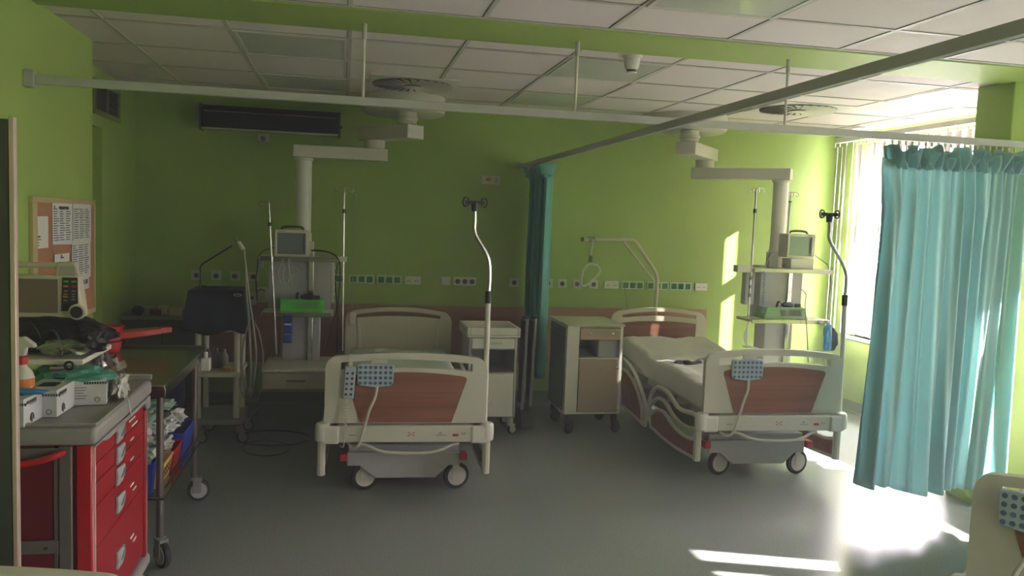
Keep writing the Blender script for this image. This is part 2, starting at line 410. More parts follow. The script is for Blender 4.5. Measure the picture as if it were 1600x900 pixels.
# curtains
def curtain_big():
    x0, x1 = 3.01, 3.945
    t = thing('privacy_curtain', 'large teal privacy curtain hanging from the long rail at the window', 'curtain', (3.4, YR, .15))
    NU, NV = 420, 46; npl = 10
    def fold(s, v):
        # s along, v 0 bottom .. 1 top
        ph = s*npl*2*PI+.9*math.sin(s*9+.5)+.5*math.sin(s*23)
        a = (.055+.03*math.sin(s*11+1))*(1-.55*v)
        y = a*math.sin(ph+.35*math.sin(v*3+s*20))+.012*math.sin(ph*2.3+v*4)
        y *= 1-.6*max(0, (v-.88)/.12)
        y += .07*(1-v)**1.5*math.sin(s*PI*3.2+.4)
        x = .014*math.cos(ph)*(1-v*.6)
        return x, y
    def fn(u, v):
        s = u; dx, dy = fold(s, v)
        top = 2.080+.008*math.sin(s*60)+.006*math.sin(s*131); bot = .175+.012*math.sin(s*13)-.02*s
        z = lerp(bot, top, v)
        taper = .05*s*(1-v)                     # lower edge is a little narrower
        left = -.02*(1-v)
        if u < .10: left += .055*max(0,1-u/.10)*math.exp(-((v-1)/.10)**2)*-1
        return (lerp(x0, x1, s)+dx-taper+left, YR-.02+dy, z)
    MB().sheet(NU, NV, fn).build('cloth', TEAL, t, solid=.002, sharp=180)
    def hd(u, v):                                # gathered header with ruffle
        s = u; w = 1+v*1.3
        y = .020*w*math.sin(s*210+1.6*math.sin(s*31))+.022*math.sin(s*67+v*3)+.012*v*math.sin(s*380)
        z = 2.036+.101*v+.020*v*math.sin(s*43)+.018*v*math.sin(s*117+1)+.006*math.sin(s*97)*(1-v)
        return (lerp(x0-.035*v, x1, s)+.02*v*math.sin(s*90), YR-.034+y, min(z, ZR-.012))
    MB().sheet(420, 6, hd).build('gathered_header', TEAL, t, solid=.002, sharp=180)
    for i in range(22):
        b = MB(); x = lerp(x0+.02, x1-.02, i/21); b.box((x, YR, ZR-.018), (.012,.006,.022)); b.tube([(x,YR,ZR-.028),(x+.004,YR-.004,ZR-.045),(x,YR-.01,ZR-.06)], .0022, 5); b.build('curtain_hook', OFFW, t)
    b = MB()
    for k in range(5): b.box((2.935+.018*k, YR-.115, .30), (.007,.002,.018))
curtain_big()
def curtain_small():
    t = thing('privacy_curtain', 'narrow bunched teal curtain drawn back against the back wall', 'curtain', (XD+.02, 6.95, .32))
    def fn(u, v):
        s = u; y = lerp(7.2, 6.62, s); f = 1-.25*v
        w = .05*f*math.sin(s*PI*13)+.03*math.sin(s*PI*5+1)
        y2 = y+.03*math.cos(s*PI*13)
        return (XD+.085+w, lerp(y2, 6.95+(y2-6.95)*.85, 1-v), lerp(.34, 2.08, v))
    MB().sheet(220, 24, fn).build('cloth', TEALS, t, solid=.002, sharp=180)
    def hd(u, v):
        y = lerp(7.22, 6.50, u)
        return (XD+.055+(.06+.05*v)*math.sin(u*55)*.6+.02*math.sin(u*23), y+.02*math.sin(u*70), 2.03+.09*v+.012*math.sin(u*41))
    MB().sheet(160, 5, hd).build('gathered_header', TEALS, t, solid=.002, sharp=180)
    for i in range(12):
        y = lerp(6.68, 7.18, i/11); MB().box((XD,y,2.118),(.006,.012,.026)).build('curtain_hook', OFFW, t)
curtain_small()

# ------------------------------------------------------------------ back wall fittings
def sock_positions():
    def at(px, w): 
        p = P(px, 430+(px-308)*.0223, 'Y', YB); return p.x, w/188.0
    G = 'single round sockets in the row on the back wall'
    def plate(x0, x1, z, mats_, parent_label, cat, name, group=None):
        return thing(name, parent_label, cat, ((x0+x1)/2, YB, z), group=group)
    z = 1.10
    singles = [(307,'leftmost single wall socket, above the navy covered machine'),(338,'second single wall socket from the left corner'),(367,'third single wall socket from the left corner'),(396,'fourth single wall socket, beside the left arm column'),
               (803,'single wall socket just left of the narrow teal curtain'),(856,'single wall socket at the edge of the narrow teal curtain'),(878,'single wall socket between narrow curtain and trapeze handle'),(901,'single wall socket behind the trapeze handle, left one'),(927,'single wall socket behind the trapeze handle, right one')]
    for px, lb in singles:
        x, _ = at(px, 0); t = plate(0, 0, 0, 0, lb, 'wall socket', 'wall_socket', G)
        t.location = (x, YB, z); W[t] = Matrix.Translation((x,YB,z))
        MB().bx(x-.042,x+.042,YB-.012,YB,z-.04,z+.04).build('plate', OFFW, t, bevel=.003)
        b = MB().lathe([(.021,0),(.021,.003)], (x,YB-.0165,z), 20, ax=(0,1,0)); b.build('socket_face', DGREY, t)
    for px, lb in ((565,'triple green socket strip right of the left arm, left one'),(608,'triple green socket strip with a white plug, above the left bed'),(988,'triple green socket strip with a cable, left of the trapeze post'),(1027,'triple green socket strip crossed by the trapeze post'),(1063,'triple green socket strip at the right end of the row')):
        x, _ = at(px, 0); t = thing('socket_strip', lb, 'wall socket', (x,YB,z), group='triple green socket strips on the back wall')
        MB().bx(x-.108,x+.108,YB-.014,YB,z-.037,z+.037).build('plate', WHITE, t, bevel=.003)
        for k in (-1,0,1): MB().bx(x+k*.07-.026,x+k*.07+.026,YB-.019,YB-.0145,z-.026,z+.026).build('green_socket', GRNSOCK, t, bevel=.002)
    x, _ = at(530, 0); t = thing('socket_strip', 'single green socket partly hidden behind the left infusion rod', 'wall socket', (x,YB,z))
    MB().bx(x-.045,x+.045,YB-.014,YB,z-.037,z+.037).build('plate', WHITE, t, bevel=.003); MB().bx(x-.026,x+.026,YB-.019,YB-.0145,z-.026,z+.026).build('green_socket', GRNSOCK, t)
    for px, w, lb in ((645,.052,'white double connection plate right of the green strips over the left bed'),(955,.052,'white double connection plate left of the right bed green strips'),(1095,.046,'white double connection plate ending the right socket row')):
        x, _ = at(px, 0); t = thing('connection_plate', lb, 'wall socket', (x,YB,z), group='white double connection plates on the back wall')
        MB().bx(x-w*1.35,x+w*1.35,YB-.014,YB,z-.036,z+.036).build('plate', WHITE, t, bevel=.003)
        b = MB()
        for k in (-1,1):
            for q in (-1,1): b.box((x+k*w*.62+q*.009, YB-.0155, z-.004), (.007,.002,.009))
        b.build('ports', DGREY, t)
    x, _ = at(696, 0); t = thing('light_switch', 'small white four key switch left of the brown socket trio', 'switch', (x,YB,z))
    MB().bx(x-.042,x+.042,YB-.012,YB,z-.04,z+.04).build('plate', OFFW, t, bevel=.003)
    for sx in (-1,1):
        for sz in (-1,1): MB().box((x+sx*.014,YB-.014,z+sz*.014),(.024,.004,.024)).build('key', WHITE, t, bevel=.001)
    x, _ = at(726, 0); t = thing('socket_strip', 'white strip of three round brown sockets beside the left bed pole', 'wall socket', (x,YB,z))
    MB().bx(x-.102,x+.102,YB-.013,YB,z-.037,z+.037).build('plate', WHITE, t, bevel=.003)
    for k in (-1,0,1): MB().lathe([(.023,0),(.023,.003)], (x+k*.065,YB-.0175,z), 20, ax=(0,1,0)).build('brown_socket', BROWNS, t)
sock_positions()
p0, p1 = P(752,275,'Y',YB), P(780,289,'Y',YB)
t = thing('nurse_call_unit', 'small white nurse call panel with a red light high on the back wall', 'panel', ((p0.x+p1.x)/2, YB, 2.0))
MB().bx(p0.x,p1.x,YB-.025,YB,1.975,2.05).build('case', OFFW, t, bevel=.004)
MB().box(((p0.x+p1.x)/2-.02,YB-.027,2.018),(.045,.004,.03)).build('red_lamp', RED, t, bevel=.003)
MB().box(((p0.x+p1.x)/2+.05,YB-.027,2.013),(.035,.003,.045)).build('key_field', LGREY, t)

# black strip unit high on the wall
x0, x1, z0, z1 = -1.10, -.03, 2.335, 2.515
yq = 7.0
x0, x1 = P(312,185,'Y',yq).x, P(531,195,'Y',yq).x
z0, z1 = P(420,207,'Y',yq).z, P(420,168,'Y',yq).z
t = thing('radiant_heater', 'long black trough shaped unit mounted high on the left of the back wall', 'wall heater', ((x0+x1)/2, YB, z0))
b = MB(); b.band([x0+.01, x1-.01], lambda x: z0+.02, lambda x: z1-.05, yq, yq+.10); b.build('black_front', BLACK, t, bevel=.006)
b = MB(); b.hexa([(x0+.01,yq+.005,z1-.048),(x1-.01,yq+.005,z1-.048),(x1-.01,yq+.16,z1-.048),(x0+.01,yq+.16,z1-.048),(x0+.01,yq+.06,z1),(x1-.01,yq+.06,z1),(x1-.01,yq+.16,z1),(x0+.01,yq+.16,z1)])
b.build('top_hood', mat('dark_bronze_metal', (70,68,55), .3, .8), t)
MB().bx(x0+.01,x1-.01,yq-.004,yq+.03,z0,z0+.018).build('lower_lip', CHROME, t, bevel=.004)
MB().tube([(x0+.03,yq-.006,z1-.055),(x1-.03,yq-.006,z1-.055)], .005, 8).build('edge_strip', CHROME, t)
for xx in (x0-.004, x1-.008): MB().bx(xx,xx+.012,yq-.006,yq+.18,z0-.004,z1+.004).build('end_cap', DGREY, t, bevel=.003)
for xx in (x0+.2, x1-.2): MB().bx(xx-.02,xx+.02,yq+.10,YB,z0+.05,z1-.06).build('wall_bracket', DGREY, t)
MB().cyl((x1+.004,yq+.03,z0+.08),(x1+.02,yq+.03,z0+.08),.012).build('screw_knob', BLACK, t)
p0 = P(411,216,'Y',7.25)
t = thing('motion_sensor', 'small cream sensor box under the black wall unit', 'sensor', (p0.x,YB,p0.z))
MB().bx(p0.x-.045,p0.x+.045,YB-.05,YB,p0.z-.03,p0.z+.04).build('case', CREAM, t, bevel=.006)
MB().lathe([(.02,0),(.014,.01)], (p0.x,YB-.052,p0.z), 16, ax=(0,-1,0)).build('lens', GREY, t)

# vent grille on recess wall
y0, y1, z0, z1 = 6.15, 6.80, 2.28, 2.52
y0 = P(147,130,'X',XR2+.01).y; y1 = P(187,190,'X',XR2+.01).y
t = thing('wall_vent', 'grey louvred air grille high on the recess wall by the corner', 'air vent', (XR2, (y0+y1)/2, z0))
b = MB(); xx = XR2+.012; f = .03
b.bx(XR2,xx+.006,y0,y1,z0,z0+f); b.bx(XR2,xx+.006,y0,y1,z1-f,z1); b.bx(XR2,xx+.006,y0,y0+f,z0+f,z1-f); b.bx(XR2,xx+.006,y1-f,y1,z0+f,z1-f); b.bx(XR2+.006,xx+.006,(y0+y1)/2-.008,(y0+y1)/2+.008,z0+f,z1-f)
b.build('frame', mat('olive_grey_frame',(125,130,85),.5), t)
MB().bx(XR2,XR2+.003,y0+f,y1-f,z0+f,z1-f).build('backing', BLACK, t)
b = MB()
for k in range(11):
    z = lerp(z0+f+.008, z1-f-.008, k/10); b.box((XR2+.010,(y0+y1)/2,z),(.013,y1-y0-2*f,.002),ry=.6)
b.build('slats', GREY, t)

# notice board
XB = XL+.02
t = thing('notice_board', 'cork notice board with pale wooden frame on the left wall', 'notice board', (XL, 4.7, 1.05))
y0, y1, z0, z1 = 4.215, 5.200, 1.03, 1.685
MB().bx(XL,XB-.006,y0+.02,y1-.02,z0+.02,z1-.02).build('cork_panel', CORK, t)
b = MB(); f = .028
b.bx(XL,XB,y0,y1,z0,z0+f); b.bx(XL,XB,y0,y1,z1-f,z1); b.bx(XL,XB,y0,y0+f+.03,z0+f,z1-f); b.bx(XL,XB,y1-f*.6,y1,z0+f,z1-f)
b.build('frame', FRAMEW, t, bevel=.003)
def sheet_paper(px0, py0, px1, py1, label, kind, skew=0):
    a, c = P(px0,py0,'X',XB), P(px1,py1,'X',XB); yA, yB_, zT, zB = a.y, min(c.y, 5.19), a.z, c.z
    x = XB-.004+.001*sheet_paper.n; sheet_paper.n += 1
    b = MB(); b.hexa([(x-.001,yA,zB+skew),(x,yA,zB+skew),(x,yB_,zB),(x-.001,yB_,zB),(x-.001,yA,zT+skew),(x,yA,zT+skew),(x,yB_,zT),(x-.001,yB_,zT)])
    b.m(1); n = 14 if kind == 'dense' else 4; random.seed(px0)
    for k in range(n):
        zz = lerp(zT-.03, zB+.03, k/max(1,n-1))
        if kind == 'dense':
            cols = 3
            for q in range(cols):
                ya = lerp(yA+.015, yB_-.015, q/cols); yb = lerp(yA+.015, yB_-.015, (q+random.uniform(.45,.9))/cols)
                b.bx(x,x+.0006,ya,yb,zz-.0022,zz+.0022)
        elif kind == 'note':
            L = (.25,.45,.3,.3)[k]; zz = lerp((zT+zB)/2-.02, zB+.015, k/3)
            b.bx(x,x+.0006,yA+.02,yA+.02+(yB_-yA)*L+(.03 if k==0 else 0),zz-(.004 if k==0 else .002),zz+(.004 if k==0 else .002))
    if kind == 'mark':
        m = (yA+yB_)/2; zm = (zT+zB)/2; b.box((x+.0004,m,zm+.002),(.0006,.05,.008)); b.box((x+.0004,m-.01,zm+.012),(.0006,.02,.012))
    if kind == 'dense' and px0 == 83:
        b.box((x+.0004,lerp(yA,yB_,.55),zT-.022),(.0006,(yB_-yA)*.5,.012)); b.box((x+.0004,yA+.03,zT-.022),(.0006,.012,.02))
    if kind == 'dense' and px0 == 115:
        b.box((x+.0004,lerp(yA,yB_,.5),zT-.055),(.0006,(yB_-yA)*.7,.002)); b.box((x+.0004,lerp(yA,yB_,.5),zT-.075),(.0006,(yB_-yA)*.7,.002))
    o = b.build('paper_sheet', [PAPER, INK]); tag(o, label, 'paper', 'papers pinned on the notice board')
sheet_paper.n = 0
sheet_paper(52,338,77,387,'plain paper note with a few lines, leftmost on the notice board','note')
sheet_paper(83,317,114.5,382,'densely printed sheet with a bold heading at the top of the notice board','dense', .01)
sheet_paper(115,318,143,378,'printed form sheet in the top right corner of the notice board','dense')
sheet_paper(113,376,142,432,'tabled sheet pinned below the top right form','dense')
sheet_paper(124,431,139,450,'narrow paper strip hanging lowest on the notice board','dense')
sheet_paper(85,398,108,408,'small paper with a dark emblem above the defibrillator','mark')

# ------------------------------------------------------------------ hospital beds (built at the origin, foot end at y = 0, head towards +y)
def caster_part(parent, x, y, r, h, ang=0, mats=(OFFW, RUBBER, OFFW), name='caster', w=.03):
    c, s = math.cos(ang), math.sin(ang)       # roll direction
    off = (c*.025, s*.025)
    b = MB(); cx, cy = x+off[0], y+off[1]; nx, ny = -s, c
    b.lathe([(.024,h-.01),(.027,h-.03),(.027,r*2+.012)], (x,y,0), 14)
    b.box((x+off[0]*.5,y+off[1]*.5,r*2+.004),(.06,w+.014,.016),rz=ang)
    for q in (-1,1): b.box((cx+nx*q*(w/2+.005)-off[0]*.4,cy+ny*q*(w/2+.005)-off[1]*.4,r*1.45),(.045,.006,r*1.3),rz=ang)
    f = b.build(name, mats[0], parent, bevel=.002)
    b = MB(); A = (cx,cy,r); ax = (nx,ny,0)
    b.m(0).lathe([(r*.74,-w/2),(r*.97,-w/2+.002),(r,-w/4),(r,w/4),(r*.97,w/2-.002),(r*.74,w/2)], A, 28, ax=ax)
    b.m(1).lathe([(r*.1,-w/2-.004),(r*.72,-w/2-.002),(r*.72,w/2+.002),(r*.1,w/2+.004)], A, 28, ax=ax)
    b.build('wheel', [mats[1], mats[2]], f)
    return f
def linsp(a, b, n): return [a+(b-a)*i/(n-1) for i in range(n)]
def boardtop(w, zc, arch, rc):
    def f(x):
        a = abs(x)/w; z = zc-arch*a*a
        d = abs(x)-(w-rc)
        if d > 0: z -= rc-math.sqrt(max(0, rc*rc-d*d))
        return z
    return f
def keypad(name, label, c, w, h, rows, cols, M, tilt=0):
    t = thing(name, label, 'bed control', c)
    b = MB(); b.m(0)
    b.box(c, (w,.022,h), ry=tilt); b.m(1)
    for i in range(cols):
        for j in range(rows):
            x = lerp(-w*.40,w*.40,i/(cols-1)); z = lerp(-h*.36,h*.36,j/(rows-1))
            v = Matrix.Rotation(tilt,3,'Y')@Vector((x,0,z))
            b.lathe([(.0075,0),(.006,.003)], (c[0]+v.x, c[1]-.0115, c[2]+v.z), 8, ax=(0,-1,0))
    return t, b
def make_bed(label, head_inlay, sheetm, rails=True, lift=0):
    t = thing('hospital_bed', label, 'hospital bed', (0,0,0), group='electric hospital beds of the same model')
    # footboard
    w = .462; TOP = boardtop(w, .878, .032, .06); xs = linsp(-w, w, 61)
    st = lambda x: TOP(x)-.040 if abs(x) < w-.06 else TOP(x)
    sb = lambda x: .792-.028*(x/w)**2
    b = MB()
    mid = linsp(-.375, .375, 41)
    b.band(mid, lambda x: TOP(x)-.038, TOP, -.02, .02)          # top rail above the slot
    b.band(mid, lambda x: .47, sb, -.02, .02)                   # panel below the slot
    for q in (-1,1):
        xx = sorted([q*v for v in linsp(.375, w, 16)]); b.band(xx, lambda x: .47, TOP, -.02, .02)
    fb = b.build('footboard', OFFW, t, sharp=25)
    b = MB(); ti = .345; bi = .262
    b.prism([(-bi,.475),(bi,.475),(ti,.728),(ti-.01,.742)]+[(x, .742+.026*(1-(x/ti)**2)) for x in linsp(ti-.03,-ti+.03,15)]+[(-ti+.01,.742),(-ti,.728)], 'Y', -.0235, -.0205)
    b.build('wood_inlay', BEDWOOD, fb)
    # cross bar with rounded bumpers
    b = MB(); b.bx(-.43,.43,-.055,.03,.365,.462); cb = b.build('crossbar', OFFW, t, bevel=.008)
    for q in (-1,1):
        b = MB(); b.bx(*(sorted((q*.375,q*.475))),-.062,.045,.358,.462); b.build('corner_block', WHITE, t, bevel=.012, seg=3)
        MB().lathe([(.03,-.05),(.043,-.04),(.045,0),(.043,.045),(.034,.058),(.02,.062)], (q*.468,-.02,.415), 20).build('corner_bumper', WHITE, t)
    b = MB()
    for q in (-1,1):
        for p in (-1,1): b.tube([(.03+p*.016,-.0565,.415+q*.010),(.03+p*.008,-.0565,.415+q*.003),(.03,-.0565,.415)] if False else [(.03+p*.02,-.0565,.415+q*.012),(.03+p*.006,-.0565,.415+q*.004)], .0022, 5)
    b.box((.285,-.056,.408),(.034,.002,.014))
    b.build('red_marks', RED, cb)
    b = MB(); b.box((.20,-.056,.408),(.055,.002,.004)); b.prism([(.185,.418),(.208,.418),(.197,.428)], 'Y', -.0575,-.055); b.box((-.30,-.056,.41),(.04,.002,.005)); b.box((.33,-.056,.42),(.03,.002,.003)); b.box((.33,-.056,.412),(.025,.002,.003))
    b.build('printed_labels', GREY, cb)
    # bent tube under the bar
    MB().tube(smooth_path([(-.27,-.02,.35),(-.22,-.03,.345),(-.15,-.05,.318),(-.06,-.055,.306),(.12,-.055,.306),(.2,-.05,.32),(.27,-.03,.345),(.31,-.02,.35)],4), .009, 8).build('foot_tube', OFFW, t)
    # chassis
    b = MB(); b.bx(-.33,.33,.18,.30,.235,.29)
    b.prism([(-.335,.165),(-.335,.25),(.335,.25),(.335,.165),(.27,.165),(.19,.09),(-.17,.09),(-.26,.165)], 'Y', .155, .185)
    ch = b.build('chassis', LGREY, t, bevel=.006)
    b = MB(); b.bx(-.16,.16,.19,2.0,.12,.24); b.bx(-.25,.25,1.78,1.95,.16,.26); b.build('chassis_beam', GREY, t, bevel=.01)
    for y in (.62, 1.5): MB().bx(-.09,.09,y-.08,y+.08,.24,.40).build('lift_column', GREY, t, bevel=.01)
    b = MB(); b.bx(-.40,.40,.04,2.12,.40,.455); b.build('platform', LGREY, t, bevel=.01)
    for (x,y,a) in ((-.255,.22,.25),(.30,.22,.25),(-.27,1.86,1.2),(.29,1.86,1.2)): caster_part(t, x, y, .082, .215, a)
    for q in (-1,1): MB().box((q*.355,.16,.225),(.045,.07,.045)).build('brake_pedal', RED, t, bevel=.006)
    # mattress
    def mt(u, v):
        pass
    b = MB(); L, Wd = 2.02, .83; nx, ny = 26, 60
    def top(u, v):
        x = lerp(-Wd/2, Wd/2, u); y = lerp(.05, .05+L, v)
        e = min(u,1-u)*Wd; e2 = min(v,1-v)*L; k = min(1, e/.05)*min(1, e2/.05); k = k**.4 if k > 0 else 0
        n = .010*noise.noise(Vector((x*5,y*3,1)))+.005*noise.noise(Vector((x*16,y*10,4)))
        h = lift*max(0, min(1, (y-1.15)/.75)); return (x, y, .475+.105*k+n*k*(1+lift*12)+h+lift*.25*k)
    b.sheet(nx, ny, top); b.bx(-Wd/2+.01,Wd/2-.01,.055,.05+L,.456,.50)
    b.build('mattress', sheetm, t, sharp=70)
    # headboard
    wh = .44; HT = boardtop(wh, .905, .05, .07); yh = 2.17
    b = MB(); hm = linsp(-.345,.345,41)
    b.band(hm, lambda x: HT(x)-.034, HT, yh-.02, yh+.02)
    zs = lambda x: .832-.022*(x/.345)**2
    if head_inlay:
        b.band(hm, lambda x: zs(x)-.045, zs, yh-.02, yh+.02); b.band(hm, lambda x: .47, lambda x: .50, yh-.02, yh+.02)
    else: b.band(hm, lambda x: .47, zs, yh-.02, yh+.02)
    for q in (-1,1):
        xx = sorted([q*v for v in linsp(.345, wh, 16)]); b.band(xx, lambda x: .40, HT, yh-.02, yh+.02)
    hb = b.build('headboard', CREAM, t, sharp=25)
    if head_inlay: MB().band(hm, lambda x: .50, lambda x: zs(x)-.045, yh-.008, yh+.008).build('wood_inlay', BEDWOOD, hb)
    else:
        for q in (-1,1): MB().hexa([(q*.31-.02,yh-.03,.50),(q*.31+.02,yh-.03,.50),(q*.31+.02,yh-.0205,.50),(q*.31-.02,yh-.0205,.50),(q*.335-.012,yh-.03,.80),(q*.335+.012,yh-.03,.80),(q*.335+.012,yh-.0205,.80),(q*.335-.012,yh-.0205,.80)]).build('stiffening_rib', OFFW, hb, bevel=.004)
    # side rails, lowered
    if rails:
        for q in (-1,1):
            X = q*.476
            def loop(pts, r=.017, closed=True): return [(X, y, z) for y, z in pts]
            # foot rail
            b = MB(); b.tube(smooth_path(loop([(.03,.44),(.14,.436),(.25,.42),(.37,.418),(.47,.445),(.56,.472),(.68,.482),(.80,.465),(.90,.41),(.94,.33),(.92,.22),(.88,.155)]),4), .016, 8)
            b.tube(smooth_path(loop([(.88,.155),(.45,.142),(.02,.17)]),6), .014, 8)
            b.tube([(X,.015,.16),(X,.015,.45)], .024, 10)
            r1 = b.build('foot_side_rail', OFFW, t)
            b = MB(); b.tube(smooth_path(loop([(.03,.365),(.13,.335),(.24,.325),(.36,.328),(.48,.35),(.58,.388),(.68,.402),(.79,.385),(.92,.31)]),4), .0145, 8)
            b.tube(smooth_path(loop([(.03,.30),(.10,.275),(.20,.262),(.34,.262),(.47,.278),(.57,.31),(.67,.322),(.79,.30),(.90,.235)]),4), .0125, 8)
            b.build('rail_swoosh', OFFW, r1)
            MB().prism([(.04,.175),(.04,.285),(.10,.268),(.20,.255),(.34,.255),(.47,.27),(.57,.303),(.67,.315),(.79,.293),(.89,.23),(.87,.165),(.45,.15)], 'X', X-.005, X+.005).build('rail_inlay', BEDWOOD, r1)
            b = MB(); b.tube(smooth_path(loop([(1.02,.13),(1.01,.23),(1.07,.32),(1.18,.40),(1.31,.47),(1.44,.51),(1.60,.53),(1.74,.525),(1.80,.46),(1.76,.30),(1.66,.16)]),4), .016, 8)
            b.tube([(X,1.02,.13),(X,1.66,.16)], .015, 8); r2 = b.build('head_side_rail', OFFW, t)
            b = MB(); b.tube(smooth_path(loop([(1.10,.14),(1.12,.24),(1.22,.33),(1.36,.40),(1.50,.44),(1.64,.44),(1.68,.36),(1.64,.18)]),4), .0125, 8); b.build('rail_swoosh', OFFW, r2)
            MB().prism([(1.13,.15),(1.15,.235),(1.24,.315),(1.37,.38),(1.50,.42),(1.62,.42),(1.65,.36),(1.61,.17)], 'X', X-.005, X+.005).build('rail_inlay', BEDWOOD, r2)
            for yy in (.35, .62, 1.25, 1.5): MB().bx(*(sorted((q*.40,q*.47))),yy-.02,yy+.02,.405,.45).build('rail_hinge', GREY, t)
    return t
def place(o, loc, rz, sc=1):
    o.location = loc; o.rotation_euler = (0,0,rz); o.scale = (sc,)*3
bed1 = make_bed('hospital bed between the two grey ceiling arms, nearer the left, with pale mint sheet', False, MINT)
place(bed1, (.374,4.70,0), -.042)
bed2 = make_bed('hospital bed by the window with wooden inlay headboard and crumpled white sheet', True, SHEET, lift=.07)
place(bed2, (2.738,4.80,0), -.038, 1.02)
# nearest two beds, only their end boards reach into the picture
bed3 = copy_tree(bed1); bed3['label'] = 'hospital bed cut off in the lower right corner, its board facing the camera'
cL = P(1524,742,'Z',.835); ang = math.radians(-51.5)
place(bed3, (cL.x+.462*math.cos(ang), cL.y+.462*math.sin(ang), 0), ang, 1.0)
bed4 = copy_tree(bed1); bed4['label'] = 'bed whose cream board top crosses the lower left corner'
cR = P(211,901,'Z',.85)
place(bed4, (cR.x-.462, cR.y+.03, 0), PI-.08, 1.0)

def hand_controls(bed, lb1, lb2, cx=-.18, both=True):
    """keypads hooked on the footboard: top-level things placed in the bed's frame"""
    Mb = Matrix.Translation(bed.location)@Matrix.Rotation(bed.rotation_euler.z,4,'Z')@Matrix.Scale(bed.scale[0],4)
    out = []
    t = thing('bed_keypad', lb1, 'bed control', (0,0,0), group='bed keypads on the footboards'); W[t] = Matrix.Identity(4)
    b = MB(); c = (cx,-.045,.755); w, h = .208, .128
    b.prism([(cx+x,c[2]+z) for x,z in [(-w/2+.01,h/2),(-w/2,h/2-.012),(-w/2+.004,-h/2+.018),(-w/2+.018,-h/2+.004),(0,-h/2-.006),(w/2-.018,-h/2+.004),(w/2-.004,-h/2+.018),(w/2,h/2-.012),(w/2-.01,h/2)]], 'Y', -.056, -.034)
    b.build('case', KEYP, t, bevel=.004)
    b = MB()
    for i in range(7):
        for j in range(4): b.lathe([(.0095,0),(.008,.003)], (cx+lerp(-.085,.085,i/6),-.0565,c[2]+lerp(-.045,.045,j/3)), 10, ax=(0,-1,0))
    b.build('key_pattern', KEYB, t)
    b = MB(); b.box((cx+.02,-.032,.83),(.09,.01,.03)); b.box((cx+.02,0,.892),(.05,.07,.006)) ; b.build('hook', OFFW, t)
    pts = smooth_path([(cx+.01,-.05,.69),(cx+.0,-.07,.63),(cx-.03,-.085,.56),(cx-.045,-.085,.50),(cx-.065,-.085,.43),(cx-.085,-.075,.36),(cx-.12,-.05,.335),(cx-.15,0,.36)],6)
    MB().tube(pts, .0085, 8).build('cable', OFFW, t)
    out.append(t)
    if both:
        t = thing('bed_handset', lb2, 'bed control', (0,0,0)); W[t] = Matrix.Identity(4)
        c = (-.325,-.045,.71)
        b = MB(); b.box(c,(.062,.022,.185),ry=.06); b.build('case', KEYP, t, bevel=.008, seg=3)
        b = MB()
        for i in (-1,1):
            for j in range(5):
                z = lerp(-.065,.055,j/4); b.lathe([(.0075,0),(.006,.003)], (c[0]+i*.014+z*.06,-.0565,c[2]+z), 8, ax=(0,-1,0))
        b.build('key_pattern', DGREY, t)
        MB().box((-.32,-.028,.83),(.02,.012,.08)).build('hook', OFFW, t)
        b = MB(); b.tube(coil((-.335,-.075,.60),(-.345,-.09,.40),.008,14,8), .0028, 5); b.tube(smooth_path([(-.330,-.045,.62),(-.334,-.06,.61),(-.335,-.075,.60)],3), .0028, 5)
        b.tube(smooth_path([(-.345,-.09,.40),(-.35,-.08,.35),(-.37,-.03,.34)],4), .0035, 5); b.build('coiled_cable', OFFW, t)
        out.append(t)
    for o in out: o.location = bed.location; o.rotation_euler = bed.rotation_euler; o.scale = bed.scale
hand_controls(bed1, 'pale blue keypad hooked on the footboard of the left bed', 'slim grey handset with coiled cable on the left bed footboard')
hand_controls(bed2, 'pale green grey keypad hooked on the footboard of the window bed', '', -.20, False)
hand_controls(bed3, 'keypad in shadow on the board of the lower right corner bed', '', -.276, False)

# bed infusion poles
def bed_pole(pts, label, bend_z):
    t = thing('infusion_pole', label, 'infusion pole', pts[-1], group='bent infusion poles on the bed corners')
    b = MB(); b.tube(smooth_path(pts[:4]+[lerp(pts[3],pts[5],.0+.0)] if False else pts[:5], 6), .0105, 10); b.build('upper_tube', CHROME, t)
    b = MB(); b.tube([pts[4], pts[5]], .0155, 12); b.build('lower_tube', WHITE, t)
    MB().cyl(Vector(pts[4])+Vector((0,0,-.04)), Vector(pts[4])+Vector((0,0,.03)), .019).build('grip', BLACK, t)
    T = Vector(pts[0]); b = MB(); b.box(T+Vector((0,0,.02)),(.11,.022,.022)); b.cyl(T-Vector((0,0,.03)),T+Vector((0,0,.02)),.018,.022)
    for q in (-1,1):
        b.tube([T+Vector((q*(.056+.014*math.sin(a)),0,.022+.025*math.cos(a))) for a in linsp(-.3, PI+.6, 12)], .0058, 6)
        b.tube([T+Vector((q*(.046-.009*math.sin(a)),0,.022+.022*math.cos(a))) for a in linsp(-.2, PI*.9, 8)], .005, 6)
    b.build('hook_bar', DGREY, t)
Y = 4.70
bed_pole([P(742,322,'Y',Y),P(742,345,'Y',Y),P(743,366,'Y',Y),P(764,408,'Y',Y),P(763,463,'Y',Y),P(757,659,'Y',Y)], 'bent infusion pole with black hooks on the left bed corner', 0)
Y = 4.80
q = [P(1296,340,'Y',Y),P(1296,360,'Y',Y),P(1297,377,'Y',Y),P(1321,424,'Y',Y),P(1320,468,'Y',Y),P(1311,655,'Y',Y)]
bed_pole(q, 'bent infusion pole with hooks on the window bed corner', 0)

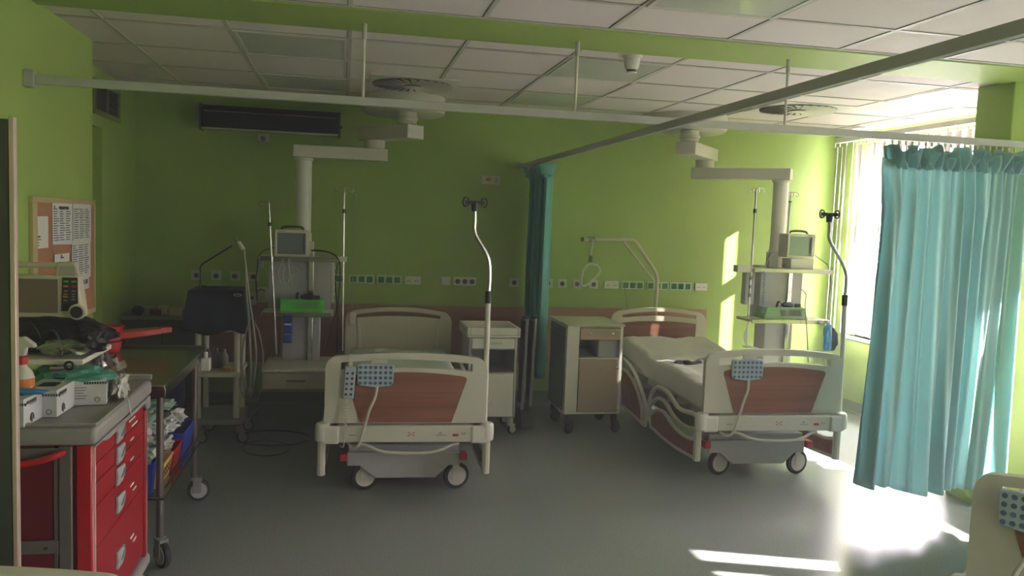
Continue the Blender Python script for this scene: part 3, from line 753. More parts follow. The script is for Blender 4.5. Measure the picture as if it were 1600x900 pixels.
# trapeze
Y = 7.08
t = thing('bed_trapeze', 'cream lifting pole with triangular hand grip over the window bed head', 'trapeze bar', P(1024,500,'Y',Y))
main = [P(912,374,'Y',Y),P(950,374,'Y',Y),P(978,374,'Y',Y),P(992,377,'Y',Y),P(1008,400,'Y',Y),P(1022,422,'Y',Y),P(1027,438,'Y',Y),P(1025,470,'Y',Y)]
b = MB(); b.tube(smooth_path(main,4)+[Vector((P(1023,500,'Y',Y).x, Y, .42))], .017, 10); b.build('bent_tube', CREAM, t)
MB().tube([P(975,378,'Y',Y),P(1022,440,'Y',Y)], .011, 8).build('brace', CREAM, t)
MB().cyl(P(908,374,'Y',Y), P(912,374,'Y',Y), .019).build('end_plug', DGREY, t)
c = P(924,374,'Y',Y); b = MB(); b.cyl(c-Vector((.03,0,0)),c+Vector((.03,0,0)),.024); b.build('sleeve', GREY, t)
MB().tube([c+Vector((.01,-.02,0)), P(922,392,'Y',Y)+Vector((0,-.02,0)), P(922,400,'Y',Y)+Vector((0,-.02,0))], .011, 6).build('strap', LGREY, t)
MB().box(P(922,404,'Y',Y)+Vector((0,-.02,0)),(.028,.02,.06)).build('buckle', DGREY, t, bevel=.004)
hl = [P(a,c_,'Y',Y)+Vector((0,-.02,0)) for a,c_ in ((921,413),(930,414),(936,421),(934,428),(924,438),(914,446),(908,446),(907,438),(909,425),(915,416))]
b = MB(); pp = []
for i in range(len(hl)):
    p0_, p1_, p2_, p3_ = hl[i-1], hl[i], hl[(i+1)%len(hl)], hl[(i+2)%len(hl)]
    for k in range(4):
        u = k/4; pp.append(.5*((2*p1_)+(p2_-p0_)*u+(2*p0_-5*p1_+4*p2_-p3_)*u*u+(3*p1_-p0_-3*p2_+p3_)*u**3))
b.tube(pp, .011, 8, closed=True); b.build('hand_grip', OFFW, t)

# ------------------------------------------------------------------ ceiling supply arms
def monitor(label, c, w, h, scr, rz, stand=False):
    d = .16; t = thing('patient_monitor', label, 'monitor', (c[0],c[1],c[2]), rz)
    Rz = Matrix.Rotation(rz,4,'Z'); L = Matrix.Translation(c)@Rz
    W[t] = Matrix.Identity(4)
    z0 = .0
    if stand:
        MB().bx(-w*.42,w*.42,-.05,d*.7,0,.085).build('lower_module', OFFW, t, bevel=.006); z0 = .09
    MB().bx(-w/2,w/2,0,d,z0,z0+h).build('case', CREAM if not stand else OFFW, t, bevel=.008)
    b = MB(); f = .018; y = -.014
    b.bx(-w/2,w/2,y,0,z0,z0+f); b.bx(-w/2,w/2,y,0,z0+h-f*1.3,z0+h); b.bx(-w/2,-w/2+f,y,0,z0+f,z0+h-f*1.3); b.bx(w/2-f*1.6,w/2,y,0,z0+f,z0+h-f*1.3)
    b.build('bezel', CREAM if not stand else OFFW, t, bevel=.003)
    MB().bx(-w/2+f,w/2-f*1.6,-.006,-.001,z0+f,z0+h-f*1.3).build('screen', scr, t)
    MB().bx(w/2-f*2.6,w/2-f*1.9,-.009,-.0065,z0+h*.2,z0+h*.8).build('key_strip', DGREY, t)
    b = MB(); b.box((-w*.3,-.015,z0+h-.012),(w*.18,.002,.004)); b.box((w*.3,-.015,z0+h-.012),(w*.16,.002,.005)); b.build('printed_marks', GREY, t)
    MB().tube(smooth_path([(-w*.28,d*.4,z0+h),(-w*.24,d*.4,z0+h+.018),(0,d*.4,z0+h+.024),(w*.3,d*.4,z0+h+.018),(w*.34,d*.4,z0+h)],4), .009, 8).build('carry_handle', DGREY, t)
    return t
def infusion_rod(label, top, bot, z_hook_w=.055):
    t = thing('infusion_rod', label, 'infusion pole', bot, group='chrome infusion rods on the ceiling arms')
    top, bot = Vector(top), Vector(bot)
    b = MB(); b.tube([bot, top], .0075, 8); b.build('rod', CHROME, t)
    b = MB()
    for a in (0, PI, PI/2, -PI/2):
        d = Vector((math.cos(a),math.sin(a),0)); w = z_hook_w*(1 if abs(d.x) > .5 else .6)
        b.tube([top, top+d*w*.6+Vector((0,0,.004)), top+d*w*1.1, top+d*w*1.35+Vector((0,0,-.018)), top+d*w*1.05+Vector((0,0,-.034)), top+d*w*.8+Vector((0,0,-.022))], .0042, 6)
    b.build('hook_cross', CHROME, t)
    for f in (.3,): MB().cyl(top.lerp(bot,.13),top.lerp(bot,.155),.014).build('clamp_knob', BLACK, t)
    return t

def pendant(label, dx, hubx, arm1_far, arm2r, colx, YA=6.35, HY=6.52):
    """drum on the ceiling, two box arms, column, service head with shelves"""
    t = thing('ceiling_supply_arm', label, 'ceiling supply unit', (dx, 6.64, ZC), group='ceiling supply arms over the bed heads')
    MB().lathe([(.33,0),(.33,-.10),(.325,-.125),(.30,-.14),(.0001,-.145)][::1], (dx,6.64,ZC), 48).build('ceiling_drum', OFFW, t)
    b = MB().lathe([(.075,2.455),(.075,2.42),(.085,2.415),(.085,2.395),(.075,2.39),(.075,2.365)], (hubx,HY,0), 24); b.build('hub', OFFW, t)
    ax, ay = arm1_far
    v = Vector((ax-hubx, ay-HY, 0)); L = v.length; a = math.atan2(v.y, v.x); u = v/L
    s0, s1 = Vector((hubx,HY,2.305))-u*.10, Vector((ax,ay,2.305))+u*.11
    MB().box((s0+s1)/2, ((s1-s0).length,.17,.105), rz=a).build('upper_arm', OFFW, t, bevel=.006)
    MB().lathe([(.08,2.252),(.08,2.20),(.075,2.186)], (ax,ay,0), 24).build('arm_joint', OFFW, t)
    v = Vector((colx-ax, YA-ay, 0)); L = v.length; a = math.atan2(v.y, v.x); u = v/L
    s0, s1 = Vector((ax,ay,2.137))-u*.10, Vector((colx,YA,2.137))+u*.08
    MB().box((s0+s1)/2, ((s1-s0).length,.16,.095), rz=a).build('lower_arm', OFFW, t, bevel=.005)
    b = MB(); b.lathe([(.075,2.088),(.075,2.07),(.0635,2.068),(.0635,1.50),(.071,1.498),(.071,1.36)], (colx,YA,0), 28); b.build('drop_column', WHITE, t)
    return t
# ---- left arm
C1 = P(474,300,'Y',6.70).x
t1 = pendant('white ceiling arm left of the first bed, its column carrying monitor shelves', .44, .455, (.225,6.70), None, C1, YA=6.70, HY=6.42)
def service_head(t, cx, YA, upw, lpw, ztop, zmid, zlow, right_strip=True):
    MB().bx(cx-upw[0],cx+upw[1],YA-.10,YA+.10,zmid+.02,ztop).build('upper_panel', LGREY, t, bevel=.008)
    MB().bx(cx-lpw[0],cx+lpw[1],YA-.09,YA+.09,zlow,zmid).build('lower_panel', LGREY, t, bevel=.008)
    for z0, z1 in ((zlow+.01,zmid-.02),(zmid+.04,ztop+.12)):
        MB().bx(cx+.055,cx+.095,YA-.118,YA-.102,z0,z1).build('mounting_rail', CHROME, t, bevel=.004)
service_head(t1, C1, 6.70, (.245,.225), (.14,.15), 1.32, .88, .46)
def shelf(t, x0, x1, y0, y1, z, nm='shelf', m=OFFW):
    s = MB().bx(x0,x1,y0,y1,z-.022,z).build(nm, m, t, bevel=.003)
    MB().bx(x0+.01,x1-.01,y0-.012,y0-.0005,z-.03,z+.002).build('shelf_rail', STEEL, s, bevel=.003)
    return s
ys = 6.28
sz1 = P(460,402,'Y',ys).z; sz2 = P(460,489,'Y',ys).z
xa, xb = P(404,404,'Y',ys).x, P(530,404,'Y',ys).x
shelf(t1, xa, xb, ys, 6.58, sz1)
xa2, xb2 = P(408,488,'Y',ys).x, P(520,488,'Y',ys).x
shelf(t1, xa2, xb2, ys, 6.57, sz2)
yd = 6.20
dz = P(460,582,'Y',yd).z; dzb = P(460,609,'Y',yd).z; dxl, dxr = P(410,590,'Y',yd).x, P(513,590,'Y',yd).x
s = MB().bx(dxl-.01,dxr+.01,yd,6.78,dz,dz+.022).build('drawer_top', OFFW, t1, bevel=.003)
d = MB().bx(dxl,dxr,yd+.02,6.74,dzb,dz-.005).build('drawer', CREAM, t1, bevel=.003)
MB().tube([( (dxl+dxr)/2-.065,yd+.018,(dz+dzb)/2+.0),((dxl+dxr)/2-.065,yd+.0,(dz+dzb)/2),((dxl+dxr)/2+.065,yd+.0,(dz+dzb)/2),((dxl+dxr)/2+.065,yd+.018,(dz+dzb)/2)], .006, 6).build('drawer_handle', GREY, d)
for fx in (.2,.8): MB().cyl((lerp(dxl,dxr,fx),yd-.008,dz+.011),(lerp(dxl,dxr,fx),yd,dz+.011),.012).build('rail_cap', WHITE, t1)
MB().bx(C1-.12,C1+.13,6.62,6.78,dz+.023,.459).build('drawer_mount', LGREY, t1)
# side power strip
b = MB().bx(C1+.228,C1+.255,6.61,6.79,.96,1.31); b.build('side_strip', OFFW, t1, bevel=.004)
b = MB()
for k in range(6): b.box((C1+.257,6.67,1.0+.052*k),(.006,.04,.035))
b.build('side_outlets', DGREY, t1)
MB().bx(xb-.02, P(540,405,'Y',6.4).x+.01, 6.38,6.42, sz1-.03, sz1+.01).build('pole_bracket', OFFW, t1, bevel=.003)
MB().bx(xa-.005, xa+.02, 6.38,6.44, sz1-.09, sz1-.005).build('pole_bracket', LGREY, t1, bevel=.003)
m1 = monitor('cream patient monitor with a dark blank screen on the left arm shelf', (P(457,400,'Y',6.34).x-.005, 6.34, sz1+.001), .25, .20, SCREEN, .12)
infusion_rod('chrome infusion rod left of the left arm column', P(420,316,'Y',6.25), P(432,553,'Y',6.25))
infusion_rod('chrome infusion rod right of the left arm, with thin cords', P(538,293,'Y',6.4), P(535,548,'Y',6.4))
# green device
def green_box(label, x0, x1, y0, y1, z, m, sl=0):
    t = thing('infusion_pump_dock', label, 'medical device', ((x0+x1)/2,y0,z)); h = .092
    MB().hexa([(x0,y0,z),(x1,y0,z),(x1,y1,z),(x0,y1,z),(x0+sl,y0+.02,z+h),(x1-sl*.5,y0+.02,z+h),(x1-sl*.5,y1,z+h),(x0+sl,y1,z+h)]).build('case', m, t, bevel=.006)
    b = MB()
    for k in range(14): b.box((lerp(x0+sl+.12, x1-sl-.03, k/13), y0+.006-.001, z+h*.55), (.006,.006,h*.5), rx=-.2)
    b.box((x0+sl+.06,y0+.004,z+h*.8),(.06,.004,.006),rx=-.2)
    b.build('vent_ribs', DKGREEN if m is LIME else GREY, t)
    b = MB(); b.tube(smooth_path([(lerp(x0,x1,.38),y0+.08,z+h),(lerp(x0,x1,.38),y0+.06,z+h+.04),(lerp(x0,x1,.42),y0+.06,z+h+.045)],4), .009, 8); b.blob((lerp(x0,x1,.62),y0+.08,z+h+.018),(.11,.06,.045),2,.3); b.box((lerp(x0,x1,.85),y0+.07,z+h+.014),(.04,.03,.03)); b.build('black_connectors', BLACK, t)
gx0, gx1 = P(437,483,'Y',6.32).x, P(505,483,'Y',6.32).x
green_box('bright green device on the lower shelf of the left arm', gx0, gx1, 6.33, 6.54, sz2+.001, LIME)
# blue sample holder hanging under shelf
xh = P(450,500,'Y',6.26).x
t = thing('document_holder', 'blue wall pocket hanging from the left arm lower shelf', 'holder', (xh,6.24,sz2-.25))
za, zb = sz2-.012, P(450,536,'Y',6.25).z
MB().bx(xh-.034,xh+.034,6.245,6.260,zb,za).build('back_plate', NAVYB, t, bevel=.003)
for k in (.45,.78): MB().bx(xh-.03,xh+.03,6.230,6.244,lerp(za,zb,k)-.03,lerp(za,zb,k)+.02).build('pocket', BLUE, t, bevel=.003)
b = MB()
for k in (.35,.72): b.box((xh,6.243,lerp(za,zb,k)),(.05,.004,.02))
b.build('white_insert', PAPER, t)
# cables of left arm
def cable(label, pts, r, m, name='cable', group=None, n=8):
    b = MB(); b.tube(smooth_path(pts, n), r, 6); o = b.build(name, m); return tag(o, label, 'cable', group)
cable('black cable looping right from the left monitor', [P(486,391,'Y',6.300),P(505,392,'Y',6.260),P(522,398,'Y',6.250),P(531,412,'Y',6.250),P(531,440,'Y',6.250),P(528,480,'Y',6.250),P(527,520,'Y',6.300),P(526,552,'Y',6.350)], .0055, BLACK)
cable('second black cable from the left monitor hanging behind the infusion rod', [P(488,392,'Y',6.310),P(512,394,'Y',6.300),P(527,404,'Y',6.300),P(524,440,'Y',6.320),P(526,480,'Y',6.350),P(516,520,'Y',6.400),P(510,548,'Y',6.400)], .004, BLACK)
cable('black cable looping left from the left monitor', [P(428,387,'Y',6.400),P(412,392,'Y',6.350),P(404,402,'Y',6.300),P(402,420,'Y',6.300),P(400,440,'Y',6.300),P(402,470,'Y',6.350)], .0045, BLACK)
for k, (dx_, lb) in enumerate(((0,'pale sensor leads tangled under the left monitor shelf, outer loop'),(7,'pale sensor leads tangled under the left monitor shelf, middle loop'),(14,'pale sensor leads tangled under the left monitor shelf, inner loop'))):
    o = cable(lb, [P(446-dx_*.5,404,'Y',6.255),P(430+dx_,418,'Y',6.240),P(428+dx_,432,'Y',6.240),P(440+dx_*.5,443,'Y',6.240),P(455,446-dx_,'Y',6.240),P(452+dx_,425,'Y',6.240),P(450,404,'Y',6.255)], .0025, LGREY, 'sensor_lead')
cable('thin pale call cord falling from the right infusion rod to the bed head', [P(555,300,'Y',6.9),P(553,380,'Y',6.9),P(551,440,'Y',6.9),P(550,488,'Y',6.85)], .0032, LGREY, 'pull_string')
cable('thin pale cord slanting down from the infusion rod to the green socket strip', [P(557,305,'Y',6.9),P(580,356,'Y',7.0),P(600,395,'Y',7.15),P(620,428,'Y',7.27)], .0032, LGREY, 'pull_string')
c = P(551,498,'Y',6.8); t = tag(MB().box(c,(.05,.025,.11)).build('call_handset', OFFW, bevel=.006), 'small white call handset hung on the left bed headboard', 'handset')
cable('thin dark cable from a green socket down behind the window bed', [P(976,450,'Y',7.27),P(978,465,'Y',7.27),P(981,490,'Y',7.27)], .002, DGREY, 'power_cord')
cable('black cable coiled on the floor under the left arm', [P(405,640,'Z',.01)]+[P(430+55*math.cos(a), 678+10*math.sin(a)+a, 'Z', .008) for a in linsp(3.4, 9.2, 16)], .006, BLACK, 'power_cord')
cable('thin dark cable ring on the floor behind the trolleys', [P(415+36*math.cos(a), 700+12*math.sin(a), 'Z', .006) for a in linsp(0, 6.0, 18)], .004, DGREY, 'power_cord')

# ---- right arm
C2 = P(1218,330,'Y',6.42).x
t2 = pendant('white ceiling arm beside the window, its service head with two shelves', 2.84, 2.785, (3.10,6.82), None, C2, YA=6.42, HY=6.45)
service_head(t2, C2, 6.42, (.19,.20), (.12,.14), 1.36, .90, .50)
ys = 6.0
z1_ = P(1240,421,'Y',ys).z; z2_ = P(1240,500,'Y',ys).z
xa, xb = P(1176,420,'Y',ys).x, P(1305,420,'Y',ys).x
shelf(t2, xa, xb, ys, 6.24, z1_)
xc, xd = P(1172,500,'Y',ys).x, P(1298,500,'Y',ys).x
shelf(t2, xc, xd, ys, 6.235, z2_)
MB().bx(P(1145,425,'Y',6.1).x, xa-.002, 6.02, 6.10, z1_-.035, z1_+.02).build('side_bracket', OFFW, t2, bevel=.005)
MB().bx(P(1160,450,'Y',6.1).x, P(1174,450,'Y',6.1).x, 6.05, 6.12, P(1166,475,'Y',6.1).z, z1_-.04).build('side_strip', LGREY, t2, bevel=.004)
b = MB()
for k in range(3): b.box((P(1167,0,'Y',6.1).x if False else P(1167,450,'Y',6.1).x,6.046,z1_-.08-.07*k),(.02,.006,.03))
b.build('side_outlets', DGREY, t2)
MB().bx(C2-.20,C2-.12,6.18,6.24,z1_+.002,z1_+.13).build('gas_block', LGREY, t2, bevel=.006)
monitor('white patient monitor with grey green screen on the right arm shelf', (P(1249,412,'Y',6.08).x, 6.08, z1_+.001), .235, .195, SCREENG, -.08, True)
infusion_rod('chrome infusion rod left of the right arm column', P(1182,294,'Y',6.05), P(1166,540,'Y',6.05))
infusion_rod('chrome infusion rod right of the right arm column', P(1236,301,'Y',6.46), P(1228,400,'Y',6.46))
gx0, gx1 = P(1195,492,'Y',6.02).x, P(1264,492,'Y',6.02).x
green_box('dull green device on the lower shelf of the right arm', gx0, gx1, 6.03, 6.21, z2_+.001, DKGREEN, .035)
# coiled blue hose and cables
t = tag(MB().tube(coil(P(1195,424,'Y',5.96),P(1191,488,'Y',5.96),.012,16,8), .0035, 5).build('coiled_hose', mat('blue_grey_hose',(120,140,180),.4)), 'blue grey coiled hose hanging in front of the right arm column', 'hose')
cable('dark cable behind the right monitor running to the right', [P(1272,398,'Y',6.12),P(1284,407,'Y',6.12),P(1294,416,'Y',6.1),P(1298,440,'Y',5.95),P(1294,470,'Y',5.95),P(1292,498,'Y',5.97)], .0035, DGREY)
cable('dark cable dropping from the lower shelf of the right arm', [P(1252,452,'Y',6.2),P(1259,460,'Y',6.18),P(1258,480,'Y',5.97),P(1261,520,'Y',5.95),P(1263,566,'Y',5.95)], .004, DGREY)
cable('cable drooping left of the right arm column', [P(1170,505,'Y',5.97),P(1163,525,'Y',5.97),P(1168,540,'Y',5.97),P(1185,545,'Y',5.97),P(1194,555,'Y',5.97)], .005, LGREY)
cable('curved cable from left monitor side of the right arm', [P(1216,392,'Y',6.15),P(1205,398,'Y',6.05),P(1198,410,'Y',6.05),P(1196,420,'Y',6.0)], .005, GREY)
c = P(1296,528,'Y',5.93)
t = thing('hanging_bag', 'blue, white and black bag hanging from the right arm lower shelf', 'bag', (c.x,5.93,c.z-.1))
MB().blob(c+Vector((.02,0,-.02)),(.10,.07,.20),4,.3,2).build('black_pouch', NAVY, t)
MB().blob(c+Vector((-.03,-.02,.0)),(.07,.06,.24),9,.35,2).build('blue_pouch', SKY, t)
MB().tube(smooth_path([c+Vector((0,0,.08)),P(1292,506,'Y',5.97),P(1291,501,'Y',5.98)],4), .004, 6).build('loop', BLACK, t)
# ------------------------------------------------------------------ bedside cabinets
t = thing('bedside_cabinet', 'white bedside cabinet with raised tray rim and open grey niche', 'cabinet', (1.10,6.15,0))
yf = 6.12; x0, x1 = P(731,600,'Y',yf).x, P(806,600,'Y',yf).x; x0 -= .0
ztop = P(760,525,'Y',yf).z; zb = P(760,652,'Y',yf).z; D = .42
zA, zB_, zC_, zD = P(760,545,'Y',yf).z, P(760,546,'Y',yf).z, P(760,584,'Y',yf).z, 0
b = MB(); tk = .018; T = ztop-.012
b.bx(x0,x0+tk,yf,yf+D,zb,T); b.bx(x1-tk,x1,yf,yf+D,zb,T); b.bx(x0+tk,x1-tk,yf+D-.01,yf+D,zb,T); b.bx(x0+tk,x1-tk,yf,yf+D-.01,zb,zb+tk); b.bx(x0+tk,x1-tk,yf,yf+D-.01,zA-.008,zA-.001); b.bx(x0+tk,x1-tk,yf,yf+D-.01,zC_,zC_+.008)
b.build('carcass', LGREY, t, bevel=.002)
b = MB(); r = .012; zt = P(760,512,'Y',yf).z
b.bx(x0-.02,x1+.02,yf-.015,yf+D+.015,T,T+.015)
b.bx(x0-.02,x0+.005,yf-.015,yf+D+.015,T+.015,zt); b.bx(x1-.005,x1+.02,yf-.015,yf+D+.015,T+.015,zt); b.bx(x0+.005,x1-.005,yf-.015,yf+.01,T+.015,zt); b.bx(x0+.005,x1-.005,yf+D-.01,yf+D+.015,T+.015,zt)
b.build('tray_top', WHITE, t, bevel=.007, seg=3)
d = MB().bx(x0+tk+.003,x1-tk-.003,yf-.004,yf+.3,zA+.002,T-.006).build('drawer', WHITE, t, bevel=.002)
def barhandle(parent, xc, y, z, w): MB().tube([(xc-w,y,z),(xc-w,y-.018,z),(xc+w,y-.018,z),(xc+w,y,z)], .0045, 6).build('handle', CHROME, parent)
barhandle(d, (x0+x1)/2, yf-.004, (zA+T)/2, .06)
d = MB().bx(x0+tk+.003,x1-tk-.003,yf-.004,yf+.015,zb+.006,zC_-.003).build('door', WHITE, t, bevel=.002)
barhandle(d, (x0+x1)/2-.06, yf-.004, P(760,630,'Y',yf).z, .06)
for sx in (x0+.04, x1-.03):
    for sy in (yf+.04, yf+D-.05): caster_part(t, sx, sy, .036, zb, .4, (LGREY, RUBBER, LGREY), w=.02)

t = thing('bedside_cabinet', 'beige fronted bedside cabinet with two drawer knobs beside the window bed', 'cabinet', (2.0,6.2,0))
yf = 6.10; x0, x1 = P(885,560,'Y',yf).x, P(972,560,'Y',yf).x
ztop = P(930,507,'Y',yf).z; zb = P(930,647,'Y',yf).z; D = .52
zA, zC_ = P(940,531,'Y',yf).z, P(940,560,'Y',yf).z
b = MB(); T = ztop-.012; lw = .10
b.bx(x0,x0+lw,yf,yf+.02,zb,T); b.bx(x1-.022,x1,yf,yf+.02,zb,T); b.bx(x0+lw,x1-.022,yf,yf+.02,T-.012,T); b.bx(x0+lw,x1-.022,yf,yf+.02,zb,zb+.02)
b.bx(x0,x0+.018,yf+.02,yf+D,zb,T); b.bx(x1-.018,x1,yf+.02,yf+D,zb,T); b.bx(x0+.018,x1-.018,yf+D-.01,yf+D,zb,T); b.bx(x0+.018,x1-.018,yf+.02,yf+D-.01,zb,zb+.018); b.bx(x0+.018,x1-.018,yf+.02,yf+D-.01,zC_-.008,zC_)
b.build('carcass', WHITE, t, bevel=.002)
b = MB(); b.bx(x0-.02,x1+.01,yf-.02,yf+D+.01,T,T+.014); b.build('top_board', mat('pale_green_top',(190,196,160),.4), t, bevel=.004)
d = MB().bx(x0+lw+.004,x1-.026,yf-.006,yf+.3,zA,T-.016).build('drawer', BEIGE, t, bevel=.002)
for f in (.22,.78):
    xk = lerp(x0+lw, x1-.022, f); zk = (zA+T-.016)/2+.004
    MB().lathe([(.006,0),(.006,.010),(.013,.014),(.013,.022),(.006,.024)], (xk,yf-.006,zk), 14, ax=(0,-1,0)).build('knob', CHROME, d)
d = MB().bx(x0+lw+.004,x1-.026,yf-.006,yf+.012,zb+.024,zC_-.006).build('door', BEIGE, t, bevel=.002)
MB().lathe([(.006,0),(.006,.010),(.013,.014),(.013,.022),(.006,.024)], (x1-.045,yf-.006,zC_-.07), 14, ax=(0,-1,0)).build('knob', CHROME, d)
MB().bx(x1-.19,x1-.03,yf+.03,yf+.28,zC_+.002,zA-.005).build('niche_box', LGREY, t, bevel=.01)
b = MB(); b.tube([(x0-.018,yf+.08,ztop-.08),(x0-.03,yf+.08,ztop-.075),(x0-.03,yf+.44,ztop-.075),(x0-.018,yf+.44,ztop-.08)], .006, 6); b.build('side_towel_bar', CHROME, t)
b = MB(); b.tube([(x0-.015,yf+.04,zb+.05),(x0-.03,yf+.04,zb+.04),(x0-.03,yf+.48,zb+.04),(x0-.015,yf+.48,zb+.05)], .006, 6); b.build('lower_side_bar', CHROME, t)
MB().bx(x0-.008,x0-.001,yf+.05,yf+D-.03,zb+.02,T-.02).build('side_panel', mat('grey_green_side',(96,112,98),.5), t)
for sx in (x0+.035, x1-.03):
    for sy in (yf+.05, yf+D-.05): caster_part(t, sx, sy, .045, zb, .5, (DGREY, RUBBER, DGREY), w=.022)

# folded screen behind
t = thing('folding_screen', 'folded metal framed screen leaning beside the narrow teal curtain', 'screen', (1.44,6.40,0))
for k, (px0, px1, pyt, pyb) in enumerate(((815,824,498,622),(827,838,498,612))):
    Y = 6.38; a, c_ = P(px0,pyt,'Y',Y), P(px1,pyb,'Y',Y)
    xm = (a.x+c_.x)/2; b = MB(); b.tube([(xm-.006,Y,.14+.03*k),(xm+.012,Y,a.z)], .013, 8); b.tube([(xm+.024,Y,.14+.03*k),(xm+.040,Y,a.z)], .013, 8) if False else None
    p_ = b.build('frame_tube', ALU, t)
    MB().bx(xm-.008,xm+.006,Y+.015,Y+.17,.18,a.z-.02).build('dark_panel', DGREY, t, bevel=.004)
    MB().box((xm,Y+.02,a.z+.005),(.05,.05,.02)).build('corner_cap', DGREY, t, bevel=.004)
MB().prism([(6.30,.001),(6.30,.03),(6.36,.14),(6.50,.14),(6.56,.03),(6.56,.001)], 'X', P(812,620,'Y',6.38).x, P(832,620,'Y',6.38).x).build('foot', DGREY, t, bevel=.005)

# ------------------------------------------------------------------ left side: shelf, ventilator trolley
t = thing('wall_counter', 'dark low counter in the left corner holding small boxes', 'counter', (-1.45,7.05,0))
MB().bx(-1.675,-1.10,6.80,7.25,.78,.81).build('worktop', GREY, t, bevel=.003)
MB().bx(-1.66,-1.12,6.84,7.24,.10,.78).build('body', mat('dark_olive_cabinet',(70,76,50),.6), t, bevel=.003)
MB().bx(-1.655,-1.40,6.825,6.838,.14,.76).build('door', mat('dark_olive_door',(64,70,46),.6), t, bevel=.002)
MB().bx(-1.385,-1.125,6.825,6.838,.14,.76).build('door', MATS['dark_olive_door'], t, bevel=.002)
random.seed(2)
for i, (px, py, w, h, m, lb, nm) in enumerate(((214,475,.09,.07,DGREY,'dark cloth bundle at the left end of the corner counter','cloth_bundle'),(228,474,.08,.05,CREAM,'cream tray at the left of the corner counter boxes','supply_box'),(242,476,.08,.04,DRED,'dark red box low on the corner counter','supply_box'),(254,472,.07,.06,CREAM,'cream box in the middle of the corner counter','supply_box'),(272,474,.08,.055,FRAMEW,'yellowish box at the right end of the corner counter','supply_box'))):
    c = P(px, py, 'Y', 6.86+.04*(i%2))
    if nm == 'cloth_bundle': o = MB().blob((c.x,c.y+.03,.811+h*.42),(w,.08,h*1.1),i,.3).build(nm, m)
    else:
        b = MB(); b.bx(c.x-w/2,c.x+w/2,c.y,c.y+.10,.811,.811+h); b.bx(c.x-w/2-.003,c.x+w/2+.003,c.y-.003,c.y+.103,.811+h+.0005,.811+h+.008); o = b.build(nm, m, bevel=.003)
    tag(o, lb, 'box' if nm != 'cloth_bundle' else 'cloth', 'small things on the corner counter')

Yv = 6.0
X0, X1 = P(304,540,'Y',Yv).x, P(374,540,'Y',Yv).x
t = thing('ventilator_trolley', 'white metal trolley on castors under the navy covered machine', 'trolley', ((X0+X1)/2,Yv+.2,0))
ztt = P(340,512,'Y',Yv).z
b = MB()
MB().bx(X0,X1,Yv,Yv+.40,ztt-.03,ztt).build('top_shelf', OFFW, t, bevel=.004)
for xx in (X0+.02, X1-.02):
    for yy in (Yv+.03, Yv+.37): MB().cyl((xx,yy,.15),(xx,yy,ztt-.03),.021,n=14).build('post', OFFW, t)
zsh = P(340,582,'Y',Yv).z
MB().bx(X0-.01,X1+.01,Yv-.02,Yv+.42,zsh-.03,zsh).build('middle_shelf', CREAM, t, bevel=.004)
zl = P(330,645,'Y',Yv).z
MB().bx(X0-.01,X1+.03,Yv-.02,Yv+.42,.145,.185).build('base_frame', GREY, t, bevel=.006)
for xx in (X0+.02, X1+.0):
    for yy in (Yv+.03, Yv+.37): caster_part(t, xx, yy, .042, .145, .3, (GREY, RUBBER, GREY), w=.024)
# covered machine
cx0, cx1 = P(284,490,'Y',Yv-.03).x, P(386,490,'Y',Yv-.03).x
tx0, tx1 = P(294,455,'Y',Yv+.02).x, P(379,457,'Y',Yv+.02).x
zt = P(335,454,'Y',Yv+.02).z
t = thing('covered_ventilator', 'machine under a dark navy cloth cover with a pale oval badge', 'covered machine', ((cx0+cx1)/2,Yv+.18,ztt))
def cov(u, v):   # closed draped cover: u around, v from top centre to hem
    a = 2*PI*u; ca, sa = math.cos(a), math.sin(a); k = max(abs(ca), abs(sa)); sx, sy = ca/k, sa/k
    mx, my = (cx0+cx1)/2, Yv+.18
    if v < .35: f = v/.35; hx, hy, z = (tx1-tx0)/2*f, .17*f, zt+.004
    else:
        f = (v-.35)/.65; hx = lerp((tx1-tx0)/2, (cx1-cx0)/2, min(1,f*1.3)); hy = lerp(.17,.215,min(1,f*1.3)); z = lerp(zt, ztt-.035+.018*math.sin(a*5+1), f)
        hx += .008*f*math.sin(a*9); hy += .008*f*math.sin(a*7)
    return (mx+sx*hx, my+sy*hy, z+.006*noise.noise(Vector((sx*3,sy*3,v*6))))
MB().sheet(96, 22, cov).build('cloth_cover', NAVY, t, sharp=60, solid=.003)
MB().bx(tx0+.03,tx1-.03,Yv+.05,Yv+.32,ztt+.001,zt-.02).build('machine_body', DGREY, t, bevel=.01)
c = P(371,461,'Y',Yv-.01)
MB().tube([(c.x+.026*math.cos(a),Yv-.006,c.z+.008*math.sin(a)) for a in linsp(0,2*PI,20)[:-1]], .0022, 5, closed=True).build('oval_badge', PAPER, t)
# bottles on the middle shelf
for i, (px, lb) in enumerate(((325,'clear bottle left on the ventilator trolley shelf'),(338,'clear bottle in the middle of the ventilator trolley shelf'),(350,'clear bottle right on the ventilator trolley shelf'))):
    c = P(px,575,'Y',Yv+.15+.05*(i%2)); t = thing('bottle', lb, 'bottle', (c.x,c.y,zsh), group='bottles on the ventilator trolley')
    MB().lathe([(.026,0),(.030,.01),(.030,.09),(.018,.115),(.012,.12)], (c.x,c.y,zsh+.001), 16).build('body', GREY, t)
    MB().lathe([(.013,.1205),(.013,.14)], (c.x,c.y,zsh+.001), 12).build('cap', GREY, t)
o = MB().blob((P(358,577,'Y',Yv+.05).x,Yv+.06,zsh+.016),(.10,.09,.04),12,.5).build('packet', YEL); tag(o, 'crumpled yellow packet on the ventilator trolley shelf', 'packet')
